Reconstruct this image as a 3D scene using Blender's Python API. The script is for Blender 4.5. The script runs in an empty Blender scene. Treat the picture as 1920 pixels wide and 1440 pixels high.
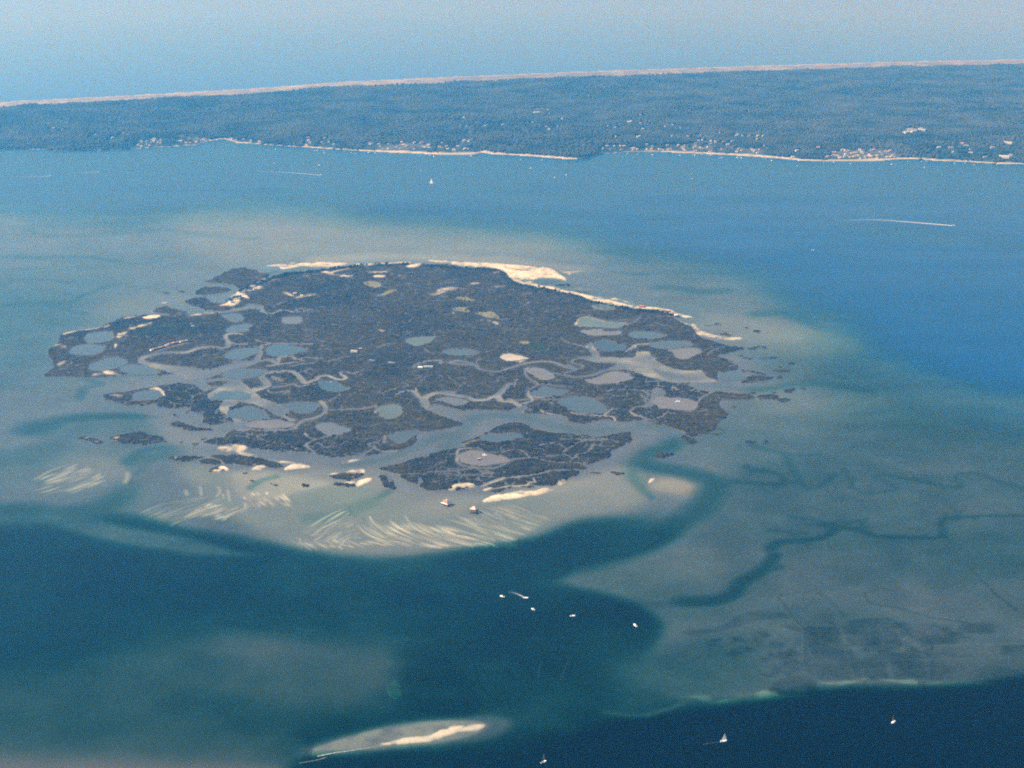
import bpy, math, random
import numpy as np
random.seed(7)
rng = np.random.default_rng(7)
S = bpy.context.scene
COL = S.collection

# ------------------------------------------------------------------ camera, sky, sun, exposure
CAM_H, FPX, PITCH = 1000.0, 2800.0, math.radians(19.1)
cam_d = bpy.data.cameras.new('camera')
cam = bpy.data.objects.new('camera', cam_d)
COL.objects.link(cam)
cam.location = (0, 0, CAM_H)
cam.rotation_euler = (math.pi / 2 - PITCH, 0, 0)
cam_d.sensor_width = 36.0
cam_d.lens = 36.0 * FPX / 1920.0
cam_d.clip_start, cam_d.clip_end = 5.0, 200000.0
S.camera = cam

SUN_DIR = (-0.97, -0.10)          # towards the sun, on the ground (x right, y away)
SUN_EL = math.radians(40)
world = bpy.data.worlds.new('World')
S.world = world
world.use_nodes = True
wn = world.node_tree
bg = wn.nodes['Background']
sky = wn.nodes.new('ShaderNodeTexSky')
sky.sky_type = 'NISHITA'
sky.sun_disc = False
sky.sun_elevation = SUN_EL
sky.sun_rotation = math.atan2(SUN_DIR[0], SUN_DIR[1])
sky.altitude = 0
sky.air_density = 1.0
sky.dust_density = 0.0
sky.ozone_density = 4.0
wn.links.new(sky.outputs[0], bg.inputs[0])
bg.inputs[1].default_value = 0.15

sun_d = bpy.data.lights.new('sun', 'SUN')
sun_d.energy = 4.5
sun_d.angle = math.radians(0.5)
sun_d.color = (1.0, 0.95, 0.88)
sun = bpy.data.objects.new('sun', sun_d)
COL.objects.link(sun)
n_ = math.hypot(*SUN_DIR)
sx, sy = SUN_DIR[0] / n_ * math.cos(SUN_EL), SUN_DIR[1] / n_ * math.cos(SUN_EL)
sz = math.sin(SUN_EL)
sun.rotation_euler = (math.acos(sz), 0, math.atan2(sx, -sy))

S.view_settings.view_transform = 'Standard'
S.view_settings.look = 'None'
S.view_settings.gamma = 1.0
S.view_settings.use_curve_mapping = False
S.view_settings.exposure = 1.3
HAZE_DENSITY, HAZE_COLOR, HAZE_ANISO = 2.0e-4, (0.05, 0.42, 1.0), 0.73

S.render.engine = 'CYCLES'
cy = S.cycles
cy.use_denoising = False
cy.sampling_pattern = 'BLUE_NOISE'
cy.pixel_filter_type = 'BLACKMAN_HARRIS'
cy.filter_width = 1.9
cy.max_bounces = 4
cy.diffuse_bounces = 1
cy.glossy_bounces = 2
cy.transparent_max_bounces = 8
cy.volume_bounces = 0
cy.sample_clamp_direct = 1.6
cy.sample_clamp_indirect = 1.0

# ------------------------------------------------------------------ where the ground lies
def ground_xy(px, py):
    """Ground point (metres) under a point of the survey photograph."""
    px = np.asarray(px, float)
    py = np.asarray(py, float)
    a = np.arctan((py - 720.0) / FPX) + PITCH
    Y = CAM_H / np.tan(a)
    zc = Y * math.cos(PITCH) + CAM_H * math.sin(PITCH)
    return (px - 960.0) / FPX * zc, Y


WIN = {'A': (60, 460, 4.8), 'B': (440, 460, 4.8), 'C': (820, 460, 4.8), 'D': (1180, 460, 4.8),
       'A2': (60, 680, 4.8), 'B2': (440, 680, 4.8), 'C2': (820, 680, 4.8), 'D2': (1180, 680, 4.8),
       'R': (500, 880, 3.2), 'P': (0, 0, 1.0), 'O': (1280, 1040, 3.0), 'E': (1440, 680, 4.0),
       'L': (0, 340, 4.0), 'F': (0, 800, 3.4286), 'S1': (0, 80, 3.0), 'S2': (640, 80, 3.0), 'S3': (1280, 80, 3.0)}


def W(w, pts):
    ox, oy, s = WIN[w]
    return [(ox + u / s, oy + v / s) for u, v in pts]


def smooth(pts, closed=True, k=4):
    p = np.array(pts, float)
    n = len(p)
    out = []
    rngi = range(n) if closed else range(n - 1)
    for i in rngi:
        if closed:
            p0, p1, p2, p3 = p[(i - 1) % n], p[i], p[(i + 1) % n], p[(i + 2) % n]
        else:
            p0, p1, p2, p3 = p[max(i - 1, 0)], p[i], p[i + 1], p[min(i + 2, n - 1)]
        for j in range(k):
            t = j / k
            out.append(0.5 * ((2 * p1) + (-p0 + p2) * t + (2 * p0 - 5 * p1 + 4 * p2 - p3) * t * t + (-p0 + 3 * p1 - 3 * p2 + p3) * t ** 3))
    if not closed:
        out.append(p[-1])
    return np.array(out)


# ------------------------------------------------------------------ survey raster (1 px of the survey photo)
RX0, RY0, RX1, RY1 = -420, -60, 2340, 1760
RW, RH = RX1 - RX0, RY1 - RY0


def new(v=0.0):
    return np.full((RH, RW), v, np.float32)


def fill(m, pts, val=1.0, sm=True, op='max'):
    p = smooth(pts) if sm else np.array(pts, float)
    x, y = p[:, 0] - RX0, p[:, 1] - RY0
    x2, y2 = np.roll(x, -1), np.roll(y, -1)
    for r in range(max(0, int(y.min())), min(RH - 1, int(y.max()) + 1) + 1):
        yy = r
        hit = ((y <= yy) & (y2 > yy)) | ((y2 <= yy) & (y > yy))
        if not hit.any():
            continue
        c = np.sort(x[hit] + (yy - y[hit]) * (x2[hit] - x[hit]) / (y2[hit] - y[hit]))
        for a, b in zip(c[0::2], c[1::2]):
            a, b = max(0, int(math.ceil(a))), min(RW, int(b) + 1)
            if b > a:
                if op == 'max':
                    np.maximum(m[r, a:b], val, out=m[r, a:b])
                else:
                    m[r, a:b] = val
    return m


def aspect(py):
    return np.clip(np.sin(PITCH + np.arctan((py - 720.0) / FPX)), 0.05, 1)


def line(m, pts, w, val=1.0, soft=0.35, sm=True):
    """A line of ground width w (in survey px across); w may run along the line as a pair."""
    p = smooth(pts, closed=False) if sm else np.array(pts, float)
    n = len(p)
    ws = np.linspace(w[0], w[1], n) if isinstance(w, (tuple, list)) else np.full(n, float(w))
    vals = np.broadcast_to(np.asarray(val, float), (n,)) if np.ndim(val) == 0 else np.asarray(val, float)
    for i in range(n - 1):
        (ax, ay), (bx, by) = p[i], p[i + 1]
        k = float(aspect((ay + by) / 2))
        hw = max(ws[i], ws[i + 1]) / 2 * (1 + soft) + 1
        x0, x1 = int(min(ax, bx) - hw) - RX0, int(max(ax, bx) + hw) + 2 - RX0
        y0, y1 = int(min(ay, by) - hw * k - 1) - RY0, int(max(ay, by) + hw * k + 2) - RY0
        x0, y0, x1, y1 = max(x0, 0), max(y0, 0), min(x1, RW), min(y1, RH)
        if x1 <= x0 or y1 <= y0:
            continue
        X, Y = np.meshgrid(np.arange(x0, x1) + RX0, np.arange(y0, y1) + RY0)
        dx, dy = bx - ax, (by - ay) / k
        L = dx * dx + dy * dy + 1e-9
        qx, qy = X - ax, (Y - ay) / k
        t = np.clip((qx * dx + qy * dy) / L, 0, 1)
        d = np.hypot(qx - t * dx, qy - t * dy)
        h = (ws[i] + (ws[i + 1] - ws[i]) * t) / 2
        v = np.clip((h * (1 + soft) + 0.4 - d) / (2 * soft * h + 0.8), 0, 1) * (vals[i] + (vals[i + 1] - vals[i]) * t)
        np.maximum(m[y0:y1, x0:x1], v, out=m[y0:y1, x0:x1])
    return m


def box1(a, r, axis):
    if r < 1:
        return a
    pad = [(0, 0), (0, 0)]
    pad[axis] = (r + 1, r)
    c = np.cumsum(np.pad(a, pad, mode='edge'), axis=axis, dtype=np.float64)
    n = a.shape[axis]
    hi = np.take(c, range(2 * r + 1, 2 * r + 1 + n), axis=axis)
    lo = np.take(c, range(0, n), axis=axis)
    return ((hi - lo) / (2 * r + 1)).astype(np.float32)


def blur(m, rx, ry=None):
    ry = max(1, int(round(rx * 0.45))) if ry is None else ry
    for _ in range(2):
        m = box1(box1(m, int(rx), 1), int(ry), 0)
    return m


def hash2(ix, iy, seed):
    h = (ix * 374761393 + iy * 668265263 + seed * 1442695041) & 0xFFFFFFFF
    h = ((h ^ (h >> 13)) * 1274126177) & 0xFFFFFFFF
    h = h ^ (h >> 16)
    return (h & 0xFFFF).astype(np.float32) / 65535.0


def vnoise(x, y, seed=0):
    ix, iy = np.floor(x).astype(np.int64), np.floor(y).astype(np.int64)
    fx, fy = (x - ix).astype(np.float32), (y - iy).astype(np.float32)
    fx, fy = fx * fx * (3 - 2 * fx), fy * fy * (3 - 2 * fy)
    a, b = hash2(ix, iy, seed), hash2(ix + 1, iy, seed)
    c, d = hash2(ix, iy + 1, seed), hash2(ix + 1, iy + 1, seed)
    return (a + (b - a) * fx) * (1 - fy) + (c + (d - c) * fx) * fy


def fbm(x, y, scale, oct=4, seed=0, gain=0.5):
    """0-centred noise, about -1..1; scale in metres."""
    s, amp, tot = 0, 1.0, 0
    x, y = np.asarray(x, float) / scale, np.asarray(y, float) / scale
    for o in range(oct):
        s = s + amp * (vnoise(x * 2 ** o + 17.3 * o, y * 2 ** o + 9.1 * o, seed + o) * 2 - 1)
        tot += amp
        amp *= gain
    return s / tot


def worley_edge(x, y, cell, seed):
    ix, iy = np.floor(x / cell).astype(np.int64), np.floor(y / cell).astype(np.int64)
    f1 = np.full(x.shape, 1e9, np.float32)
    f2 = f1.copy()
    for dx in (-1, 0, 1):
        for dy in (-1, 0, 1):
            cx = (ix + dx + hash2(ix + dx, iy + dy, seed)) * cell
            cyy = (iy + dy + hash2(ix + dx, iy + dy, seed + 5)) * cell
            d = np.hypot(x - cx, y - cyy).astype(np.float32)
            f2 = np.minimum(f2, np.maximum(f1, d))
            f1 = np.minimum(f1, d)
    return f2 - f1


# ------------------------------------------------------------------ marsh outlines
veg = new()
MARSH_NORTH = [(83, 704), (100, 685), (91, 661), (102, 647), (116, 628), (147, 620), (177, 616), (214, 604), (227, 597), (247, 593), (281, 590), (306, 592),
               (331, 590), (356, 589), (393, 585), (418, 583), (440, 580), (466, 579), (490, 580), (488, 572), (462, 571), (440, 573), (425, 572), (440, 556), (448, 550), (467, 537), (494, 525), (523, 516),
               (548, 511), (586, 507), (627, 503), (661, 499), (700, 495), (732, 494), (767, 494), (840, 497), (862, 501), (903, 503),
               (920, 502), (943, 508), (953, 518), (978, 533), (1007, 539), (1028, 541), (1049, 550), (1078, 552), (1105, 562), (1132, 570),
               (1174, 576), (1201, 580), (1220, 581), (1245, 580), (1262, 588), (1272, 593), (1262, 598), (1280, 606), (1297, 616), (1313, 633), (1330, 637),
               (1359, 647), (1385, 656), (1367, 662), (1345, 668), (1360, 674), (1382, 686), (1383, 692), (1362, 700), (1345, 697),
               (1345, 712), (1340, 716), (1290, 720), (1330, 735), (1345, 734), (1370, 737), (1400, 741), (1410, 748), (1380, 750), (1352, 750), (1350, 760), (1355, 770), (1362, 780), (1348, 790), (1340, 805), (1312, 815),
               (1298, 820), (1290, 815), (1277, 806), (1262, 801), (1247, 797), (1222, 793), (1212, 789), (1203, 789), (1190, 788), (1178, 790), (1160, 790), (1140, 787), (1120, 788),
               (1100, 793), (1085, 793), (1066, 790), (1058, 781), (1042, 778), (1020, 777), (1000, 776), (985, 774), (982, 772), (990, 765), (985, 758),
               (975, 762), (968, 762), (955, 769), (935, 769), (910, 768), (880, 769), (853, 766), (832, 762), (815, 757), (805, 765), (830, 775), (848, 785), (866, 791), (867, 797), (850, 801), (825, 806), (805, 808),
               (786, 812), (780, 824), (770, 836), (745, 845), (722, 848), (700, 853), (660, 856), (640, 858), (619, 858), (600, 853), (575, 847),
               (557, 846), (530, 846), (512, 845), (482, 840), (450, 836), (437, 834), (428, 826), (420, 816), (432, 805), (445, 795),
               (430, 790), (400, 755), (370, 742), (400, 730), (440, 712), (420, 706), (380, 712), (330, 708), (322, 703), (340, 695), (310, 703), (260, 702), (200, 706), (160, 706), (130, 706)]
fill(veg, MARSH_NORTH)
for w, pts in [
    ('A', [(1480, 420), (1520, 380), (1640, 370), (1740, 380), (1790, 400), (1700, 430), (1620, 440), (1500, 440)]),
    ('A', [(1535, 330), (1620, 300), (1690, 275), (1740, 240), (1830, 205), (1920, 195), (1960, 215), (2040, 220), (2110, 250), (2150, 270), (2080, 310), (1990, 345), (1880, 390), (1800, 350), (1680, 340)]),
    ('A', [(1380, 500), (1430, 480), (1560, 472), (1610, 500), (1640, 520), (1760, 510), (1850, 440), (1920, 440), (1960, 500), (1900, 555), (1820, 585), (1700, 590), (1560, 575), (1420, 530)]),
    ('A', [(1160, 425), (1200, 418), (1240, 428), (1200, 438)]), ('A', [(1290, 412), (1330, 406), (1375, 414), (1330, 420)]),
    ('A', [(1070, 600), (1120, 570), (1230, 540), (1330, 575), (1400, 600), (1330, 625), (1180, 620)]),
    ('A2', [(640, 300), (700, 280), (880, 260), (1060, 230), (1180, 210), (1300, 195), (1440, 200), (1510, 225), (1560, 290), (1580, 330), (1700, 340), (1780, 338), (1690, 365), (1690, 410), (1600, 440), (1440, 445), (1430, 400), (1300, 410), (1160, 400), (1100, 370), (1000, 390), (880, 390), (760, 360), (650, 320)]),
    ('A2', [(1540, 460), (1640, 430), (1700, 440), (1800, 510), (1760, 530), (1640, 560), (1560, 550), (1530, 520)]),
    ('A2', [(1260, 560), (1320, 545), (1400, 570), (1480, 585), (1620, 598), (1600, 612), (1480, 612), (1380, 602)]),
    ('A2', [(1570, 185), (1660, 168), (1750, 175), (1750, 205), (1680, 215), (1600, 205)]),
    ('A2', [(1490, 135), (1620, 85), (1760, 50), (1920, 20), (1990, 20), (1990, 40), (1800, 75), (1720, 130), (1580, 140)]),
    ('A2', [(1540, 712), (1640, 675), (1740, 670), (1785, 690), (1770, 730), (1700, 740), (1570, 724)]),
    ('A2', [(690, 685), (800, 650), (900, 630), (1000, 625), (1060, 650), (1170, 670), (1170, 710), (1060, 730), (900, 725), (780, 710)]),
    ('A2', [(390, 680), (480, 665), (560, 690), (620, 722), (560, 728), (450, 690)]),
    ('A2', [(1235, 862), (1300, 847), (1400, 837), (1540, 852), (1500, 865), (1400, 880), (1300, 872)]),
    ('A2', [(1500, 885), (1580, 865), (1680, 880), (1690, 910), (1600, 920), (1520, 905)]),
    ('A2', [(1580, 840), (1700, 825), (1800, 860), (1820, 910), (1740, 912), (1700, 880), (1600, 850)]),
    ('B2', [(-70, 835), (0, 830), (140, 850), (300, 890), (420, 930), (450, 942), (330, 946), (200, 920), (50, 922), (0, 905)]),
    ('A2', [(1600, 975), (1680, 930), (1750, 930), (1710, 950), (1740, 965), (1690, 985), (1620, 990)]),
    ('B2', [(880, 1010), (960, 990), (1080, 985), (1150, 1000), (1110, 1040), (1000, 1060), (900, 1050), (840, 1020)]),
    ('B2', [(890, 1095), (960, 1085), (1080, 1112), (1060, 1126), (980, 1116), (910, 1117)]),
    ('B2', [(1310, 960), (1400, 930), (1560, 890), (1720, 840), (1900, 780), (2080, 755), (2024, 715), (2170, 670), (2304, 610), (2424, 560), (2564, 545), (2644, 580), (2724, 610), (2874, 635), (3104, 640), (3224, 665), (3384, 655), (3544, 632), (3569, 650), (3564, 700), (3484, 735), (3444, 760), (3384, 790), (3374, 840), (3274, 870), (3224, 900), (3144, 930), (3154, 950), (3094, 980), (3044, 1020), (2984, 1050), (2944, 1090), (2874, 1110), (2724, 1110), (2654, 1130), (2504, 1122), (2364, 1165), (2304, 1155), (2320, 1130), (2200, 1112), (2144, 1110), (2020, 1145), (1920, 1150), (1860, 1150), (1740, 1150), (1660, 1110), (1690, 1070), (1645, 1020), (1640, 1090), (1570, 1070), (1505, 1040), (1480, 1000), (1420, 988)]),
    ('C2', [(1540, 985), (1620, 990), (1680, 998), (1600, 1004)]), ('C2', [(1310, 980), (1380, 990), (1480, 995), (1400, 1002)]),
    ('D2', [(230, 830), (290, 805), (350, 825), (350, 850), (270, 855)]), ('D2', [(355, 825), (385, 820), (390, 835), (365, 838)]),
    ('D2', [(470, 655), (530, 670), (595, 715), (560, 728), (490, 690)]),
    ('D', [(980, 1010), (1080, 1180), (1180, 1185), (1280, 1185), (1240, 1210), (1130, 1235), (1000, 1240), (1020, 1210)][1:]),
    ('D', [(1000, 1120), (1100, 1135), (1200, 1160), (1210, 1175), (1140, 1160), (1040, 1135)]),
    ('D', [(1285, 1122), (1400, 1118), (1430, 1126), (1380, 1134), (1300, 1132)]), ('D', [(1430, 1065), (1480, 1055), (1490, 1070), (1440, 1075)]),
    ('D', [(1110, 772), (1150, 765), (1185, 775), (1140, 782)]), ('D', [(1310, 1190), (1350, 1182), (1365, 1192), (1330, 1200)]), ('D', [(1330, 1092), (1365, 1088), (1370, 1098)]),
    ('D', [(980, 998), (1010, 992), (1020, 1002)]), ('D', [(900, 915), (1000, 920), (1030, 940), (940, 940)]), ('D', [(760, 960), (830, 955), (850, 965), (800, 972)]),
    ('D2', [(1150, 300), (1220, 285), (1330, 290), (1340, 325), (1240, 330), (1160, 325)]), ('D2', [(1380, 250), (1440, 235), (1485, 240), (1450, 265), (1400, 275)]),
    ('D2', [(1500, 230), (1540, 225), (1575, 230), (1530, 237)]), ('D2', [(1230, 278), (1320, 264), (1320, 272)]), ('D2', [(1080, 262), (1110, 262), (1150, 276), (1110, 278)]),
    ('D2', [(820, 325), (920, 290), (1060, 275), (1100, 295), (1130, 318), (1000, 318), (900, 330)]),
    ('C', [(1590, 1060), (1700, 1045), (1700, 1060), (1600, 1075)]),
    ('D', [(80, 1030), (150, 1030), (200, 1055), (150, 1065)]), ('D', [(220, 1095), (300, 1110), (350, 1140), (410, 1175), (330, 1150), (240, 1120)]), ('D', [(360, 1122), (400, 1128), (425, 1140), (380, 1138)]),
    ('C', [(1480, 1060), (1500, 1040), (1620, 1045), (1700, 1050), (1620, 1080), (1520, 1085)]),
    ('A2', [(1320, 65), (1370, 52), (1410, 60), (1380, 78)]), ('A2', [(860, 150), (900, 145), (945, 150), (900, 156)]),
    ('A2', [(1165, 715), (1190, 712), (1210, 720), (1180, 726)]), ('A2', [(1310, 718), (1350, 714), (1330, 726)]), ('A2', [(1415, 733), (1455, 724), (1495, 732), (1450, 740)]), ('A2', [(1490, 686), (1555, 676), (1530, 692)]),
    ('A2', [(1260, 470), (1300, 458), (1280, 474)]), ('A2', [(1370, 445), (1415, 435), (1400, 452)]), ('A2', [(1480, 552), (1512, 556), (1490, 562)]), ('A2', [(1295, 483), (1312, 482), (1305, 490)]),
    ('B2', [(60, 995), (100, 990), (95, 1003)]), ('B2', [(118, 1058), (155, 1068), (188, 1075), (150, 1075)]), ('B2', [(325, 1085), (345, 1092), (330, 1094)]), ('B2', [(350, 1105), (372, 1100), (375, 1112)]), ('B2', [(598, 1105), (630, 1098), (665, 1108), (630, 1118)]),
    ('B2', [(1340, 1115), (1400, 1125), (1445, 1125), (1430, 1138), (1370, 1128)]),
]:
    fill(veg, W(w, pts))

thin = new()       # strand of sparse, sandy marsh
for w, pts in [
    ('C', [(1060, 350), (1180, 345), (1190, 380), (1100, 390)]), ('C', [(1180, 400), (1300, 400), (1450, 435), (1350, 442), (1220, 422)]),
    ('D', [(620, 700), (700, 690), (820, 700), (820, 720), (680, 725)]), ('D', [(650, 760), (760, 755), (860, 780), (960, 810), (860, 815), (740, 790)]),
    ('D', [(1060, 925), (1150, 915), (1230, 925), (1120, 940)]), ('D', [(1200, 1010), (1320, 1000), (1390, 998), (1320, 1018)]), ('D', [(1130, 1015), (1000, 1020), (1090, 1028)]),
    ('D2', [(660, 610), (760, 590), (880, 610), (840, 640), (740, 640), (620, 650)]), ('D2', [(780, 450), (850, 440), (880, 470), (840, 490), (780, 500)]),
    ('D2', [(970, 690), (1040, 680), (1150, 700), (1130, 715), (1040, 705)]), ('D2', [(1215, 705), (1260, 695), (1280, 715), (1240, 722)]), ('D2', [(1360, 330), (1440, 310), (1500, 325), (1420, 350)]),
    ('D2', [(1220, 352), (1270, 350), (1280, 365), (1240, 372)]), ('D2', [(910, 385), (960, 390), (950, 405)]), ('D', [(1040, 740), (1080, 735), (1070, 748)]),
    ('A', [(1000, 900), (900, 700), (760, 680), (820, 640)][1:]), ('B2', [(1310, 990), (1400, 1000), (1450, 1060), (1440, 1120), (1370, 1110)]),
    ('A', [(110, 1165), (160, 1130), (220, 1140), (240, 1175), (150, 1190)]),
]:
    fill(thin, W(w, pts))

# ponds: outline, bed type (water / mud / sand), colour tint
PONDS = [
    ('A', [(490, 810), (540, 790), (690, 780), (730, 800), (720, 845), (640, 870), (500, 885), (485, 850)], 'water'),
    ('A', [(340, 960), (420, 905), (520, 895), (640, 905), (655, 925), (600, 970), (500, 990), (390, 985)], 'water'),
    ('A', [(510, 1110), (560, 1060), (700, 1015), (790, 1020), (860, 1045), (800, 1085), (700, 1115), (620, 1130)], 'water'),
    ('A', [(780, 1110), (850, 1080), (980, 1080), (1100, 1110), (1150, 1140), (1100, 1165), (900, 1165), (830, 1145)], 'water'),
    ('A', [(1710, 640), (1760, 620), (1860, 620), (1900, 650), (1890, 680), (1800, 685)], 'water'),
    ('A', [(1740, 770), (1800, 730), (1920, 710), (1975, 725), (1920, 775), (1780, 785)], 'water'),
    ('B', [(-95, 1000), (-30, 950), (60, 930), (200, 920), (210, 950), (150, 1000), (50, 1030), (-60, 1022)], 'water'),
    ('B', [(420, 665), (450, 645), (580, 648), (610, 665), (590, 700), (500, 708), (440, 700)], 'pale'),
    ('B', [(285, 930), (340, 900), (460, 895), (560, 915), (650, 935), (580, 970), (460, 990), (350, 995), (300, 970)], 'blue'),
    ('B', [(-110, 1160), (0, 1125), (80, 1115), (200, 1118), (280, 1130), (200, 1180), (100, 1200), (-60, 1190)], 'water'),
    ('B', [(1540, 860), (1600, 830), (1780, 825), (1800, 840), (1740, 880), (1650, 903), (1580, 890)], 'green'),
    ('C', [(50, 960), (100, 935), (250, 935), (375, 965), (300, 985), (150, 990)], 'water'),
    ('B2', [(745, 190), (780, 170), (900, 170), (960, 210), (1030, 235), (920, 260), (800, 240)], 'blue'),
    ('B2', [(435, 390), (450, 365), (560, 362), (755, 365), (765, 390), (700, 440), (600, 458), (500, 430)], 'water'),
    ('B2', [(-60, 440), (60, 405), (170, 400), (250, 440), (325, 490), (200, 510), (80, 515), (-40, 490)], 'water'),
    ('B2', [(105, 560), (160, 530), (340, 515), (500, 540), (540, 560), (480, 580), (300, 595), (150, 585)], 'mud'),
    ('B2', [(725, 575), (770, 550), (890, 548), (960, 580), (1040, 610), (960, 640), (860, 658), (790, 625)], 'pale'),
    ('B2', [(1285, 410), (1390, 375), (1480, 390), (1510, 450), (1450, 500), (1380, 510), (1300, 470)], 'green'),
    ('B2', [(1380, 660), (1460, 635), (1640, 612), (1660, 630), (1600, 670), (1500, 720), (1420, 705)], 'water'),
    ('A2', [(1590, 330), (1640, 290), (1700, 260), (1780, 255), (1900, 265), (1960, 300), (1930, 335), (1800, 332), (1640, 330)], 'water'),
    ('A2', [(900, 300), (960, 270), (1060, 250), (1130, 250), (1190, 300), (1100, 330), (960, 335), (910, 325)], 'water'),
    ('C', [(1390, 550), (1440, 530), (1580, 535), (1600, 560), (1560, 580), (1430, 575)], 'green'),
    ('C', [(1270, 690), (1290, 655), (1380, 655), (1500, 690), (1690, 705), (1600, 745), (1460, 735), (1290, 725), (1240, 720)], 'green'),
    ('C', [(1290, 775), (1360, 760), (1480, 750), (1500, 775), (1640, 770), (1640, 800), (1480, 810), (1390, 815)], 'mud'),
    ('C', [(1410, 900), (1440, 865), (1520, 860), (1600, 880), (1690, 920), (1640, 945), (1520, 950), (1440, 930)], 'deep'),
    ('D', [(0, 810), (40, 780), (180, 780), (310, 800), (330, 815), (270, 835), (80, 840)], 'water'),
    ('D', [(165, 890), (250, 870), (480, 865), (570, 900), (480, 915), (370, 930), (240, 920)], 'water'),
    ('D', [(350, 940), (500, 925), (620, 930), (650, 955), (600, 990), (510, 1025), (420, 1010), (390, 960)], 'mud'),
    ('D', [(800, 1180), (880, 1140), (980, 1130), (1050, 1190), (970, 1210), (860, 1210)], 'water'),
    ('C2', [(790, 60), (920, 50), (1040, 110), (1030, 145), (920, 155), (860, 110)], 'mud'),
    ('C2', [(1330, 155), (1400, 145), (1500, 100), (1600, 85), (1720, 100), (1750, 140), (1640, 180), (1470, 195), (1380, 195)], 'mud'),
    ('C2', [(830, 280), (900, 235), (960, 215), (1060, 240), (1190, 255), (1100, 295), (960, 308), (870, 300)], 'water'),
    ('C2', [(1095, 360), (1150, 325), (1260, 305), (1380, 320), (1460, 370), (1515, 410), (1480, 455), (1320, 460), (1220, 440), (1130, 390)], 'water'),
    ('C2', [(-20, 330), (90, 312), (270, 345), (200, 390), (60, 355)], 'pale'),
    ('C2', [(380, 680), (460, 640), (560, 650), (640, 625), (740, 640), (770, 660), (700, 690), (560, 718), (430, 705)], 'water'),
    ('C', [(570, 1010), (600, 990), (690, 985), (810, 1015), (780, 1030), (640, 1045)], 'sand'),
    ('D2', [(240, 330), (300, 310), (450, 320), (590, 345), (610, 380), (550, 430), (330, 420), (230, 395)], 'mud'),
    ('C', [(870, 325), (920, 305), (1040, 308), (1065, 320), (1000, 345), (920, 350)], 'deep'),
    ('B', [(200, 225), (250, 205), (340, 205), (390, 220), (320, 245), (230, 245)], 'water'),
    ('C2', [(180, 845), (280, 795), (400, 800), (440, 820), (540, 835), (670, 872), (580, 900), (440, 925), (320, 925), (220, 895)], 'mud'),
]
pond_m = new()
POND_XY = []
for pi_, (w, pts, kind) in enumerate(PONDS):
    p = smooth(W(w, pts), k=12)
    x, y = ground_xy(p[:, 0], p[:, 1])
    rad = math.sqrt(np.ptp(x) * np.ptp(y))
    amp = min(7.0, rad * 0.045)
    ox, oy = fbm(x, y, 26, 3, 301) * amp * 1.5 + fbm(x, y, 9, 2, 305) * 2.0, fbm(x, y, 26, 3, 311) * amp * 1.5 + fbm(x, y, 9, 2, 315) * 2.0
    x, y = x + ox, y + oy
    POND_XY.append((x, y))
    a = np.arctan2(CAM_H, y)
    qy = 720 + FPX * np.tan(a - PITCH)
    qx = 960 + x * FPX / (y * math.cos(PITCH) + CAM_H * math.sin(PITCH))
    fill(pond_m, np.stack([qx, qy], -1), sm=False)

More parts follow.
